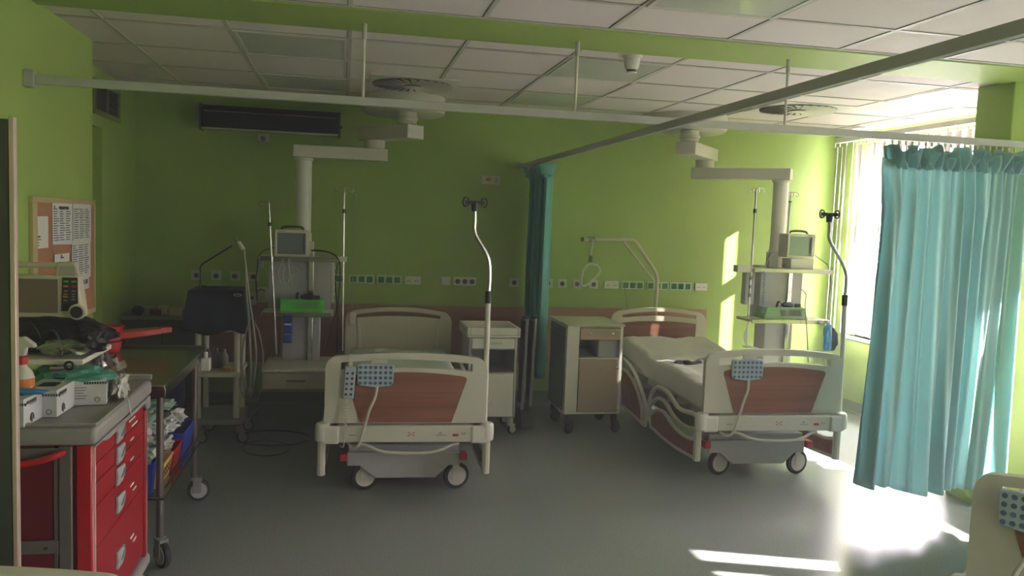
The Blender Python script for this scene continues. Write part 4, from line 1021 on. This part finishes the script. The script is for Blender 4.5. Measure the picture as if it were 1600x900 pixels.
# breathing circuit
t = thing('breathing_circuit', 'pale breathing hoses hanging in loops from a jointed support beside the navy cover', 'hose set', P(372,372,'Y',Yv))
hk = [P(363,384,'Y',Yv),P(364,374,'Y',Yv),P(368,370,'Y',Yv),P(372,378,'Y',Yv),P(378,388,'Y',Yv)]
MB().tube(smooth_path(hk,5), .006, 6).build('top_clip', TUBE, t)
MB().tube([P(372,378,'Y',Yv),P(380,390,'Y',Yv-.0)], .017, 8).build('y_piece', OFFW, t)
hoses = [([(381,390),(384,420),(385,450),(388,490),(391,540),(392,590),(390,610)],.012),([(380,392),(386,430),(390,470),(396,510),(400,560),(394,608)],.010),
         ([(392,495),(382,530),(378,570),(384,605)],.009),([(392,495),(405,520),(411,560),(408,600),(402,625),(388,627),(376,610),(374,590)],.006)]
for L, r in hoses: MB().tube(smooth_path([P(a,c_,'Y',Yv-.06) for a,c_ in L],6), r*.68, 8).build('hose', TUBE, t)
MB().blob(P(390,612,'Y',Yv-.07),(.06,.05,.06),3,.2).build('connector', GREY, t); MB().lathe([(.012,0),(.016,.02),(.010,.04)], P(390,620,'Y',Yv-.07), 12).build('orange_cap', ORANGE, t, label='small orange connector cap')
MB().tube([P(313,455,'Y',Yv+.2),P(313,417,'Y',Yv+.2),P(317,412,'Y',Yv+.2),P(364,383,'Y',Yv+.01)], .006, 8).build('support_arm', BLACK, t)
c = P(409,460,'Y',7.2)
t = thing('gas_flowmeter', 'white rounded wall box below the sockets behind the hanging hoses', 'wall fitting', (c.x,YB,c.z))
MB().bx(c.x-.045,c.x+.045,7.18,YB,c.z-.07,c.z+.06).build('case', OFFW, t, bevel=.02, seg=3); MB().tube(smooth_path([(c.x-.03,7.17,c.z+.03),(c.x,7.165,c.z+.045),(c.x+.03,7.17,c.z+.03)],4), .005, 6).build('hose_nipple', DGREY, t)
c = P(393,466,'Y',7.25); t = thing('wall_socket', 'lower single wall socket beneath the main row, left of the arm', 'wall socket', (c.x,YB,c.z)); MB().bx(c.x-.035,c.x+.035,7.285,YB,c.z-.06,c.z+.05).build('plate', OFFW, t, bevel=.003); MB().lathe([(.015,0),(.015,.003)],(c.x,7.28,c.z),12,ax=(0,1,0)).build('socket_face', DGREY, t)

# ------------------------------------------------------------------ steel instrument table
xr, y0, y1, zt = -.775, 3.88, 4.98, .855
xl = -1.36
t = thing('instrument_table', 'long stainless steel instrument table on castors behind the red cart', 'table', ((xl+xr)/2,(y0+y1)/2,0))
b = MB(); b.bx(xl,xr,y0,y1,zt-.018,zt); b.build('tabletop', STEEL, t, bevel=.003)
b = MB(); e = .012; hh = .014
b.bx(xl,xr,y1-e,y1,zt,zt+hh); b.bx(xl,xr,y0,y0+e,zt,zt+.004); b.bx(xl,xl+e,y0+e,y1-e,zt,zt+hh); b.bx(xr-.006,xr,y0+e,y1-e,zt,zt+.004)
b.bx(xl+.02,xr-.012,y0+.03,y0+.045,zt-.06,zt-.019); b.bx(xr-.016,xr-.003,y0+.03,y1-.03,zt-.06,zt-.019); b.build('raised_edge', STEEL, t, bevel=.002)
zs = .335
for xx in (xl+.03, xr-.03):
    for yy in (y0+.05, y1-.16): MB().cyl((xx,yy,.14),(xx,yy,zt-.019),.0165,n=14).build('leg', mat('dull_steel_tube',(120,108,104),.35,.8) if 'dull_steel_tube' not in MATS else MATS['dull_steel_tube'], t)
b = MB(); b.bx(xl+.02,xr-.005,y0+.02,y1-.10,zs-.015,zs); b.build('lower_shelf', STEEL, t, bevel=.003)
for xx in (xl+.03, xr-.03):
    for yy in (y0+.05, y1-.16): caster_part(t, xx, yy, .062, .15, -.9 if yy < 4.2 else .2, (GREY, RUBBER, LGREY), w=.03)
MB().tube([(xr-.012,y0+.08,zs+.03),(xr-.012,y1-.18,zs+.03)], .006, 6).build('shelf_guard', STEEL, t)
# sharps bucket with open lid
c = Vector((-1.262,4.83,zt+.001))
t = thing('sharps_bucket', 'round red plastic bucket with its long red lid folded open on the steel table', 'bucket', c)
MB().lathe([(.062,0),(.065,.006),(.078,.13),(.084,.131),(.084,.142),(.076,.142),(.070,.02),(.0001,.015)], c, 28).build('bucket', RED, t)
MB().tube([(c.x+.082*math.cos(a),c.y+.082*math.sin(a),c.z+.05+.012*math.sin(a+2)) for a in linsp(0,2*PI,28)[:-1]], .004, 6, closed=True).build('dark_band', BLACK, t)
A, B = P(190,522,'Y',4.86), P(262,515,'Y',4.95)
b = MB(); a_, b_ = Vector((A.x-.02,4.86,A.z-.005)), Vector((B.x,4.95,B.z+.0))
u = (b_-a_).normalized(); n_ = Vector((-u.y,u.x,0)).normalized()
def ring4(p, w, h): return [p-n_*w-Vector((0,0,h)), p+n_*w-Vector((0,0,h)), p+n_*w+Vector((0,0,h)), p-n_*w+Vector((0,0,h))]
q0, q1 = ring4(a_,.05,.020), ring4(b_-u*.04,.05,.016)
b.hexa([q0[0],q0[1],q1[1],q1[0],q0[3],q0[2],q1[2],q1[3]])
q0, q1 = ring4(b_-u*.0395,.02,.018), ring4(b_+u*.02,.02,.014)
b.hexa([q0[0],q0[1],q1[1],q1[0],q0[3],q0[2],q1[2],q1[3]]); b.build('lid', RED, t, bevel=.004)
# clamp and bag at table corner
c = P(305,592,'Y',4.86); t = tag(MB().box((xr+.022,c.y-.0,zt-.075),(.05,.06,.07)).box((xr+.022,c.y,zt-.03),(.02,.025,.05)).build('table_clamp', WHITE, bevel=.006), 'white clamp fixed at the far corner of the steel table', 'clamp')
c = P(280,620,'Y',4.95); t = tag(MB().blob((c.x-.06,4.92,.62),(.20,.05,.30),5,.2).build('waste_bag', mat('dark_blue_bag',(14,18,60),.5)), 'dark blue bag hanging under the far end of the steel table', 'bag')
# baskets and packets
def basket(label, x0, x1, y0, y1, z, h, m, holes=False):
    t = thing('basket', label, 'basket', ((x0+x1)/2,(y0+y1)/2,z), group='plastic baskets on the lower shelf')
    b = MB(); k = .004; o = .015
    for (ax,ay,bx_,by) in ((x0,y0,x1,y0),(x1,y0,x1,y1),(x1,y1,x0,y1),(x0,y1,x0,y0)):
        mx, my = (x0+x1)/2, (y0+y1)/2
        def out(x, y, d): return (x+(o*d if x > mx else -o*d), y+(o*d if y > my else -o*d))
        A, B = out(ax,ay,0), out(bx_,by,0); C_, D_ = out(ax,ay,1), out(bx_,by,1)
        nx, ny = (B[1]-A[1]), -(B[0]-A[0]); l = math.hypot(nx,ny); nx, ny = -nx/l*k, -ny/l*k
        b.hexa([(A[0],A[1],z),(B[0],B[1],z),(B[0]+nx,B[1]+ny,z),(A[0]+nx,A[1]+ny,z),(C_[0],C_[1],z+h),(D_[0],D_[1],z+h),(D_[0]+nx,D_[1]+ny,z+h),(C_[0]+nx,C_[1]+ny,z+h)])
    b.bx(x0,x1,y0,y1,z,z+.004); b.build('basket_shell', m, t)
    b = MB(); q = [(x0-o,y0-o),(x1+o,y0-o),(x1+o,y1+o),(x0-o,y1+o)]
    b.tube([(x,y,z+h) for x,y in q], .006, 6, closed=True); b.build('rim', m, t)
    if holes:
        b = MB()
        for i in range(5):
            for j in range(3): b.box((x1+.0165*((.35+.2*j)*1)+.0022, lerp(y0+.04,y1-.04,i/4), z+h*(.35+.2*j)), (.002,.018,.010))
        b.build('hole_pattern', DGREY, t)
z = zs+.002
B_ = [('blue basket full of packets at the far end of the lower shelf',-1.12,-.82,4.52,4.80,.13,BLUE,False),
      ('red basket between the yellow and the far blue basket',-1.12,-.825,4.30,4.48,.10,RED,False),
      ('yellow perforated basket in the middle of the lower shelf',-1.12,-.83,4.02,4.26,.10,YEL,True),
      ('blue basket at the near end of the lower shelf behind the table leg',-1.25,-.845,3.92,3.985,.15,BLUE,False)]
for lb,a,c_,y0_,y1_,h,m,ho in B_: basket(lb,a,c_,y0_,y1_,z,h,m,ho)
random.seed(11); pk = [(-.90,4.72,.50),(-1.0,4.62,.52),(-.92,4.58,.49),(-1.06,4.72,.51),(-.90,4.40,.455),(-1.0,4.38,.46),(-.92,4.20,.455),(-.95,4.09,.45),(-1.04,4.15,.47),(-.90,3.95,.53),(-.96,3.96,.55),(-1.06,3.95,.52),(-.97,4.68,.585),(-1.0,4.45,.54),(-1.0,4.1,.53),(-.96,4.25,.52)]
desc = ['crumpled clear packet in the far blue basket','folded mint packet in the far blue basket','white wrapped packet at the front of the far blue basket','grey film packet at the back of the far blue basket','small white packet in the red basket','clear film packet in the red basket','white card packet in the yellow basket','cream packet in the yellow basket','grey wrapper at the back of the yellow basket','white wrapper in the near blue basket','pale film bundle above the near blue basket','grey wrapper at the back of the near blue basket','mint green wrapped packet on top of the far heap','pinkish film packet between blue and red baskets','film packet heaped over the yellow basket','long white packet over the yellow basket edge']
for i, (x,y,zz) in enumerate(pk):
    m = (LIGHTCLOTH, MATS['dull_mint_film'], PAPER, LIGHTCLOTH)[i%4] if i != 12 else MATS['dull_mint_film']
    o = MB().blob((x,y,zz),(random.uniform(.10,.17),random.uniform(.07,.12),random.uniform(.06,.10)),i+3,.75,3,rz=random.uniform(0,3)).build('packet', m, sharp=12)
    tag(o, desc[i], 'packet', 'wrapped supplies in the baskets')

# ------------------------------------------------------------------ red crash cart
XC, ya, yb_ = -.812, 2.935, 3.690
t = thing('crash_cart', 'red five drawer hospital cart with grey top and side frame', 'cart', (-1.07,3.3,0))
xb_ = -1.34; zt = .93
b = MB(); zc = .85
pts = []
b.bx(xb_-.02, XC+.018, ya-.03, yb_+.03, .852, zt-.012)
b.build('grey_top', TRAYG, t, bevel=.018, seg=3)
b = MB(); b.bx(xb_-.02,XC+.018,ya-.03,ya-.012,zt-.0115,zt); b.bx(xb_-.02,XC+.018,yb_+.012,yb_+.03,zt-.0115,zt+.012); b.bx(xb_-.02,xb_-.002,ya-.012,yb_+.012,zt-.0115,zt+.012)
b.bx(XC+.006,XC+.018,ya-.03,yb_-.25,zt-.0115,zt-.004); b.build('top_lip', TRAYG, t, bevel=.006)
b = MB(); b.prism([(ya-.02,.851),(yb_+.02,.851),(yb_+.02,.80),(yb_-.03,.80),(yb_-.08,.835),(ya+.12,.83),(ya+.06,.845),(ya-.02,.845)], 'X', XC+.004, XC+.014); b.build('apron', TRAYG, t, bevel=.003)
MB().bx(xb_, XC-.02, ya+.012, yb_-.01, .16, .850).build('body', REDM, t, bevel=.004)
MB().bx(XC-.055, XC-.001, ya-.005, ya+.010, .16, .850).build('corner_post', RED, t, bevel=.008)
MB().bx(XC-.004, XC+.003, ya+.011, ya+.018, .16, .85).build('white_strip', WHITE, t)
MB().bx(XC-.004, XC+.006, yb_-.012, yb_-.004, .16, .80).build('white_strip', WHITE, t)
MB().bx(XC-.02, XC+.008, yb_-.045, yb_-.014, .16, .80).build('lock_bar', REDM, t, bevel=.004)
edges = [.84, .775, .703, .62, .465, .175]
# measured drawer joints along the near edge of the drawer front
edges = [.838, .79, .722, .640, .487, .18]
edges = [.838, .772, .705, .622, .475, .18]
hz = [.815, .735, .655, .548, .335]
for k in range(5):
    z1_, z0_ = edges[k], edges[k+1]
    d = MB().bx(XC-.019, XC, ya+.021, yb_-.05, z0_+.002, z1_-.002).build('drawer', REDM, t, bevel=.002)
    hy = 3.255; zc = hz[k]-.005
    b = MB(); b.prism([(hy-.055,zc-.032),(hy+.01,zc-.032),(hy+.05,zc-.012),(hy+.055,zc+.012),(hy+.045,zc+.028),(hy-.055,zc+.034),(hy-.045,zc)], 'X', XC+.0005, XC+.012); b.build('handle', LGREY, d, bevel=.003)
    MB().prism([(hy-.02,zc-.012),(hy+.038,zc-.018),(hy+.038,zc+.016)], 'X', XC+.0125, XC+.0145).build('handle_mark', GREY, d)
    b = MB()
    for q in range(2 if k in (0,3,4) else 1): b.box((XC+.001, 3.45+.04*q, zc-.0-.028*q), (.002,.05 if k else .09,.007))
    b.build('drawer_label', PAPER, d)
# side frame facing the camera
b = MB(); yy = ya-.012
b.bx(xb_, XC-.065, yy-.012, yy, .81, .845); b.bx(XC-.10, XC-.06, yy-.013, yy+.0, .16, .85); b.bx(xb_, XC-.102, yy-.012, yy, .485, .53); b.bx(XC-.118,XC-.104,yy-.006,yy,.16,.815)
b.build('side_frame', CARTF, t, bevel=.003)
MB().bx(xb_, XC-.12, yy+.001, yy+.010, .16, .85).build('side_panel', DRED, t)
MB().tube(smooth_path([(XC-.085,yy-.014,.832),(XC-.10,yy-.04,.828),(XC-.16,yy-.055,.812),(XC-.24,yy-.058,.805),(XC-.34,yy-.055,.805),(XC-.42,yy-.02,.815)],5), .011, 10).build('push_handle', RED, t)
MB().lathe([(.006,0),(.006,.004)], (XC-.14,yy-.016,.507), 10, ax=(0,-1,0)).build('screw', DGREY, t)
b = MB(); b.bx(xb_-.02,XC+.015,ya-.03,yb_+.03,.105,.158); b.build('bumper_base', TRAYG, t, bevel=.02, seg=3)
for xx in (xb_+.04, XC-.05):
    for y_ in (ya+.04, yb_-.04): caster_part(t, xx, y_, .046, .108, .7, (GREY, RUBBER, LGREY), w=.025)
# raised platform of the cart
zp = 1.085
s = MB().bx(-1.33,-.93,3.24,3.62,zp-.02,zp).build('raised_platform', WHITE, t, bevel=.004)
for xx in (-1.31,-.97): MB().bx(xx-.012,xx+.012,3.57,3.61,.919,zp-.021).build('platform_post', GREY, t)
for xx in (-1.31,-.97): MB().bx(xx-.012,xx+.012,3.26,3.29,.919,zp-.021).build('platform_post', GREY, t)

# glove boxes etc
def glovebox(label, c, w, d, h, rz):
    t = thing('glove_box', label, 'box', c, rz, group='glove boxes on the cart top'); L = Matrix.Translation(c)@Matrix.Rotation(rz,4,'Z')
    W[t] = Matrix.Identity(4)
    MB().bx(-w/2,w/2,-d/2,d/2,0,h).build('carton', mat('carton_grey_white',(196,196,196),.7) if 'carton_grey_white' not in MATS else MATS['carton_grey_white'], t, bevel=.001)
    b = MB(); b.box((0,0,h+.0006),(w*.5,d*.35,.001)); b.build('opening', DGREY, t)
    b = MB()
    x = w/2+.0004; random.seed(int(w*1000))
    for k in range(9): b.box((x,-d*.38+.0085*k,h*.82),(.0008,.006,.011))            # bold title on the end
    b.box((x,-d*.15,h*.72),(.0008,d*.25,.002))
    for k in range(9): b.box((-w*.02+.0085*k,-d/2-.0004,h*.82),(.006,.0008,.009))    # bold title on the side
    for k in range(5): b.box((-w*.18,-d/2-.0004,h*(.66-.1*k)),(w*.42-.01*(k%3),.0008,.002))
    y = -d*.2; zc_ = h*.2
    b.tube([(x,y+.012*math.cos(a),zc_+.016*math.sin(a)) for a in linsp(-.4,PI+.4,14)], .0028, 5); b.box((x,y,zc_-.002),(.0012,.008,.022))
    b.tube([(w*.28+.008*math.cos(a),-d/2-.0004,h*.2+.008*math.sin(a)) for a in linsp(0,2*PI,14)[:-1]], .0012, 5, closed=True)
    b.build('printed_lettering', INK, t)
    return t
zt_ = .920
def gb(label, px, py, w, d, h, rz):
    k = P(px, py, 'Z', zt_+.001); v = Matrix.Rotation(rz,3,'Z')@Vector((w/2,-d/2,0)); glovebox(label, (k.x-v.x, k.y-v.y, zt_+.001), w, d, h, rz)
gb('nearest printed glove box at the cart corner beside the dark post', 37, 668, .12, .20, .092, -.07)
gb('printed glove box in the middle of the cart front row', 89, 652, .115, .20, .094, -.02)
gb('printed glove box under the green cloth, nearest the drawer front', 166, 632, .135, .18, .10, .17)
o = MB().blob((-1.07,2.99,zt_+.10),(.20,.05,.022),4,.3).build('rubber_glove', SKY); tag(o, 'light blue rubber glove lying on the nearest glove box', 'glove')
o = MB().blob((-.925,3.25,zt_+.106),(.19,.10,.052),8,.5,3).build('surgical_cloth', GCLOTH, sharp=14); tag(o, 'green surgical cloth in clear film on the glove box', 'cloth')
o = MB().blob((-1.04,3.30,zt_+.072),(.17,.12,.13),18,.4,3).build('surgical_cloth', GCLOTH, sharp=14); tag(o, 'darker green cloth bundle behind the glove boxes', 'cloth')
t = thing('metal_clamp', 'small chrome clamp lying on the green cloth', 'tool', (-1.0,3.22,zt_+.13)); MB().cyl((-1.03,3.20,zt_+.135),(-.98,3.21,zt_+.135),.012).build('clamp_body', CHROME, t); MB().tube([(-.965+.014*math.cos(a),3.20,zt_+.15+.014*math.sin(a)) for a in linsp(0,2*PI,14)[:-1]], .005, 6, closed=True).build('ring', BLACK, t)
# plastic film down the cart side
o = MB().blob((-.90,3.44,zt_+.075),(.12,.13,.14),23,.6,3).build('plastic_bag', BAGCLR, sharp=12); tag(o, 'crumpled clear plastic bag behind the green cloth on the cart', 'plastic bag')
o = MB().blob((-.825,3.34,zt_+.045),(.05,.12,.10),31,.7,3).build('plastic_bag', LIGHTCLOTH, sharp=12); tag(o, 'thin pale film strip hanging at the cart edge', 'plastic bag')
cable('thin white cord dangling over the cart edge from the film strip', [(-.83,3.33,zt_+.05),(-.80,3.32,.93),(-.785,3.31,.88),(-.785,3.33,.85)], .0025, OFFW, 'cord')
# spray bottle
c = P(33,600,'Y',3.06); c = Vector((-1.085,3.10,0)); zb0 = .999
t = thing('spray_bottle', 'white spray bottle with red collar and orange label at the dark post', 'bottle', (c.x,c.y,zt_))
MB().lathe([(.036,0),(.038,.006),(.038,.125),(.030,.15),(.015,.165),(.015,.172)], (c.x,c.y,zt_+.001), 20).build('body', OFFW, t)
MB().lathe([(.0385,.085),(.0385,.125)], (c.x,c.y,zt_+.001), 20).build('orange_label', ORANGE, t)
MB().lathe([(.018,.1725),(.018,.20)], (c.x,c.y,zt_+.001), 16).build('red_collar', RED, t)
b = MB(); b.prism([(c.x-.05,zt_+.235),(c.x-.04,zt_+.265),(c.x+.01,zt_+.270),(c.x+.042,zt_+.245),(c.x+.045,zt_+.232),(c.x+.018,zt_+.235),(c.x+.012,zt_+.203),(c.x-.014,zt_+.203),(c.x-.018,zt_+.235)], 'Y', c.y-.014, c.y+.014)
b.build('spray_head', OFFW, t, bevel=.004)
# white roll
t = tag(MB().lathe([(.05,0),(.055,.004),(.055,.15),(.05,.154)], (-1.00,3.42,zp+.060), 24, ax=(.97,0,.05)).build('paper_roll', WHITE), 'white paper roll lying on the raised cart platform', 'paper roll')
t.location.x = -.235; t.location.z = .01
# black bag
t = thing('carry_bag', 'black padded accessory bag with straps beneath the defibrillator', 'bag', (-1.0,3.42,zp))
o = MB().blob((-1.10,3.44,zp+.066),(.46,.24,.150),41,.16,1.6,4).build('bag_body', mat('black_nylon',(24,24,26),.45,bump=.4,scale=25), t, sharp=25)
MB().blob((-.965,3.40,zp+.055),(.16,.16,.12),44,.22,2,4).build('bag_flap', MATS['black_nylon'], t, sharp=20)
MB().tube(smooth_path([(-1.12,3.33,zp+.03),(-1.05,3.30,zp+.10),(-1.02,3.30,zp+.0),(-1.06,3.27,zp-.06)],5), .005, 6).build('strap_cord', BLACK, t)
MB().tube(smooth_path([(-1.2,3.34,zp+.09),(-1.14,3.32,zp+.13),(-1.10,3.32,zp+.05),(-1.2,3.33,zp+.02)],5), .004, 6).build('strap_cord', BLACK, t)
o = MB().blob((-1.01,3.29,zp+.035),(.17,.07,.06),52,.4,3).build('plastic_bag', BAGCLR, sharp=12); tag(o, 'shiny clear film heap in front of the black bag', 'plastic bag')
# defibrillator
Yd = 3.40
dl, dr = P(8,480,'Y',Yd).x-.03, P(128,480,'Y',Yd).x; db, dt = P(100,497,'Y',Yd).z, P(100,432,'Y',Yd).z; dh = P(70,410,'Y',Yd).z
t = thing('defibrillator', 'beige defibrillator with large screen, key panel and dial on the cart', 'defibrillator', ((dl+dr)/2,Yd,db))
b = MB(); b.hexa([(dl,Yd,db),(dr,Yd,db),(dr,Yd+.09,db),(dl,Yd+.09,db),(dl,Yd+.02,dt),(dr-.02,Yd+.02,dt),(dr-.02,Yd+.09,dt),(dl,Yd+.09,dt)]); b.build('case', CREAM, t, bevel=.008)
k0, k1 = P(92,440,'Y',Yd).x, P(121,490,'Y',Yd).x
def fp(fx, fz, o=-.001):
    x = lerp(dl, dr, fx); return Vector((x, Yd+.02*fz+o, lerp(db, dt, fz)))
def quad_on(b, fx0, fx1, fz0, fz1, th=.004):
    A = [fp(fx0,fz0),fp(fx1,fz0),fp(fx1-.02,fz1),fp(fx0-.00,fz1)]; Bq = [p+Vector((0,-th,0)) for p in A]
    b.hexa([Bq[0],Bq[1],A[1],A[0],Bq[3],Bq[2],A[2],A[3]])
W_ = dr-dl; fs = (P(92,470,'Y',Yd).x-dl)/W_; fk0 = (P(95,470,'Y',Yd).x-dl)/W_; fk1 = (P(122,470,'Y',Yd).x-dl)/W_
b = MB(); quad_on(b, .02, fs-.01, .12, .92); b.build('screen', SCREENB, t)
b = MB(); quad_on(b, fk0+.005, fk1, .17, .97); b.build('key_panel', DGREY, t)
for m, L in ((ORANGE, [(.25,.75),(.25,.42)]), (RED, [(.72,.75)]), (LIME, [(.25,.9),(.7,.9)]), (LGREY, [(.25,.6),(.7,.6),(.7,.5),(.25,.3),(.7,.42),(.7,.33),(.25,.5)])):
    b = MB()
    for u_, v_ in L:
        c = fp(lerp(fk0,fk1,u_), lerp(.2,.95,v_), -.006); b.box(c,(.017 if m is not LGREY else .012,.003,.007 if m is not LGREY else .003))
    b.build('key_print', m, t)
c = P(122,487,'Y',Yd-.01)
MB().lathe([(.030,0),(.030,.016),(.026,.018)], c, 26, ax=(0,-1,0)).build('dial_rim', CREAM, t); MB().lathe([(.023,.019),(.021,.026)], c, 24, ax=(0,-1,0)).build('dial_knob', DGREY, t)
b = MB(); hx0, hx1 = P(80,420,'Y',Yd).x, P(122,420,'Y',Yd).x
b.hexa([(hx0,Yd+.03,dt-.004),(hx1,Yd+.03,dt-.004),(hx1-.01,Yd+.085,dt-.004),(hx0,Yd+.085,dt-.004),(hx0+.004,Yd+.05,dh),(hx1-.025,Yd+.05,dh),(hx1-.03,Yd+.08,dh),(hx0+.004,Yd+.08,dh)]); b.build('printer_housing', CREAM, t, bevel=.006)
b = MB()
for k in range(6): b.box((lerp(hx0,hx1,.45),Yd+.033+.002*k,dt+.004+.006*k),((hx1-hx0)*.6,.002,.0018))
b.build('printed_lines', GREY, t)
MB().tube([(dl,Yd+.06,dh-.014),(hx0+.005,Yd+.06,dh-.014)], .012, 10).build('carry_handle', CREAM, t)
MB().bx(dl,dl+.03,Yd+.04,Yd+.08,dt-.004,dh-.005).build('handle_post', CREAM, t)
# platform front tray (white)
# dark post / privacy screen at the far left
t = thing('metal_screen', 'tall dark screen panel with bright metal edge at the left picture border', 'screen', (-1.05,2.2,0))
MB().bx(-1.33,-.796,2.197,2.213,.12,1.850).build('panel', mat('dark_grey_green_panel',(62,68,56),.5), t)
MB().bx(-.7945,-.781,2.195,2.215,.06,1.857).build('metal_edge', mat('brushed_pale_metal',(196,176,164),.45,.3), t, bevel=.003)
MB().bx(-1.35,-1.332,2.185,2.225,.06,1.857).build('metal_edge', MATS['brushed_pale_metal'], t, bevel=.003)
for xx in (-1.34,-.79): MB().bx(xx-.012,xx+.012,2.02,2.38,.0,.05).build('foot', DGREY, t, bevel=.005)

# dark strap on window bed
L = [P(a,c_,'Z',.615) for a,c_ in ((1056,569),(1066,566),(1078,568),(1092,566),(1112,560))]
t = thing('restraint_strap', 'dark padded strap lying across the window bed sheet', 'strap', L[0])
MB().tube(smooth_path(L,5), [.020+.006*math.sin(i*.9) for i in range(21)], 8).build('padded_cuff', mat('dark_grey_fabric',(60,58,64),.8,bump=.3), t)
# paper on left bed seen through slot
c = P(645,572,'Z',.60); 
t = tag(MB().box((c.x,5.0,.605),(.13,.10,.004),rz=.15).build('folded_paper', PAPER), 'white paper sheet lying on the left bed behind the footboard slot', 'paper')

# ------------------------------------------------------------------ haze volume added to imitate lens glare
hm = bpy.data.materials.new('glare_haze'); hm.use_nodes = True; hn = hm.node_tree; hn.nodes.remove(hn.nodes['Principled BSDF'])
vs = hn.nodes.new('ShaderNodeVolumeScatter'); vs.inputs['Density'].default_value = .031; vs.inputs['Anisotropy'].default_value = .0; vs.inputs['Color'].default_value = (.95,.96,1,1)
hn.links.new(vs.outputs[0], hn.nodes['Material Output'].inputs['Volume'])
hz_ = MB().bx(-2.25, XR+.6, YF-.15, YB+.25, -.15, ZC+.15).build('glare_haze', hm); hz_['kind'] = 'stuff'; tag(hz_, 'faint haze volume added throughout the room in place of lens glare', 'haze')

# ------------------------------------------------------------------ light
w = bpy.data.worlds.new('world'); S.world = w; w.use_nodes = True
bg = w.node_tree.nodes['Background']; bg.inputs['Color'].default_value = (1, .83, .95, 1); bg.inputs['Strength'].default_value = 44
wn = w.node_tree; wt = wn.nodes.new('ShaderNodeTexCoord'); wx = wn.nodes.new('ShaderNodeSeparateXYZ'); wr = wn.nodes.new('ShaderNodeValToRGB')
wn.links.new(wt.outputs['Generated'], wx.inputs[0]); wn.links.new(wx.outputs['Z'], wr.inputs['Fac']); wn.links.new(wr.outputs['Color'], bg.inputs['Color'])
wr.color_ramp.elements[0].position = 0; wr.color_ramp.elements[0].color = (.40, .34, .37, 1)      # ground and trees below the horizon
wr.color_ramp.elements[1].position = .22; wr.color_ramp.elements[1].color = (1, .80, .95, 1)
e_ = wr.color_ramp.elements.new(.03); e_.color = (.46, .41, .40, 1)
sd = bpy.data.lights.new('sun', 'SUN'); sd.energy = 45; sd.angle = math.radians(.6); sd.color = (1, .88, .86)
so = bpy.data.objects.new('sun', sd); COL.objects.link(so)
so.rotation_euler = Vector((-1, .33, -.64)).to_track_quat('-Z', 'Y').to_euler()
so.location = (8, 2, 5)
for w_ in (W1, W2, W3_FILL):
    ad = bpy.data.lights.new('window_portal', 'AREA'); ad.shape = 'RECTANGLE'; ad.size = w_[3]-w_[2]; ad.size_y = w_[1]-w_[0]
    ad.cycles.is_portal = True
    ao = bpy.data.objects.new('window_portal', ad); COL.objects.link(ao)
    ao.location = (XR+.27, (w_[0]+w_[1])/2, (w_[2]+w_[3])/2)
    ao.rotation_euler = (0, math.radians(90), 0)
S.view_settings.view_transform = 'Standard'; S.view_settings.look = 'None'; S.view_settings.gamma = 1
S.view_settings.use_curve_mapping = False; S.view_settings.exposure = 1.25
S.cycles.max_bounces = 10; S.cycles.diffuse_bounces = 6; S.cycles.glossy_bounces = 4; S.cycles.transparent_max_bounces = 12
S.cycles.use_denoising = True; S.cycles.sample_clamp_indirect = 8
S.cycles.caustics_reflective = False; S.cycles.caustics_refractive = False
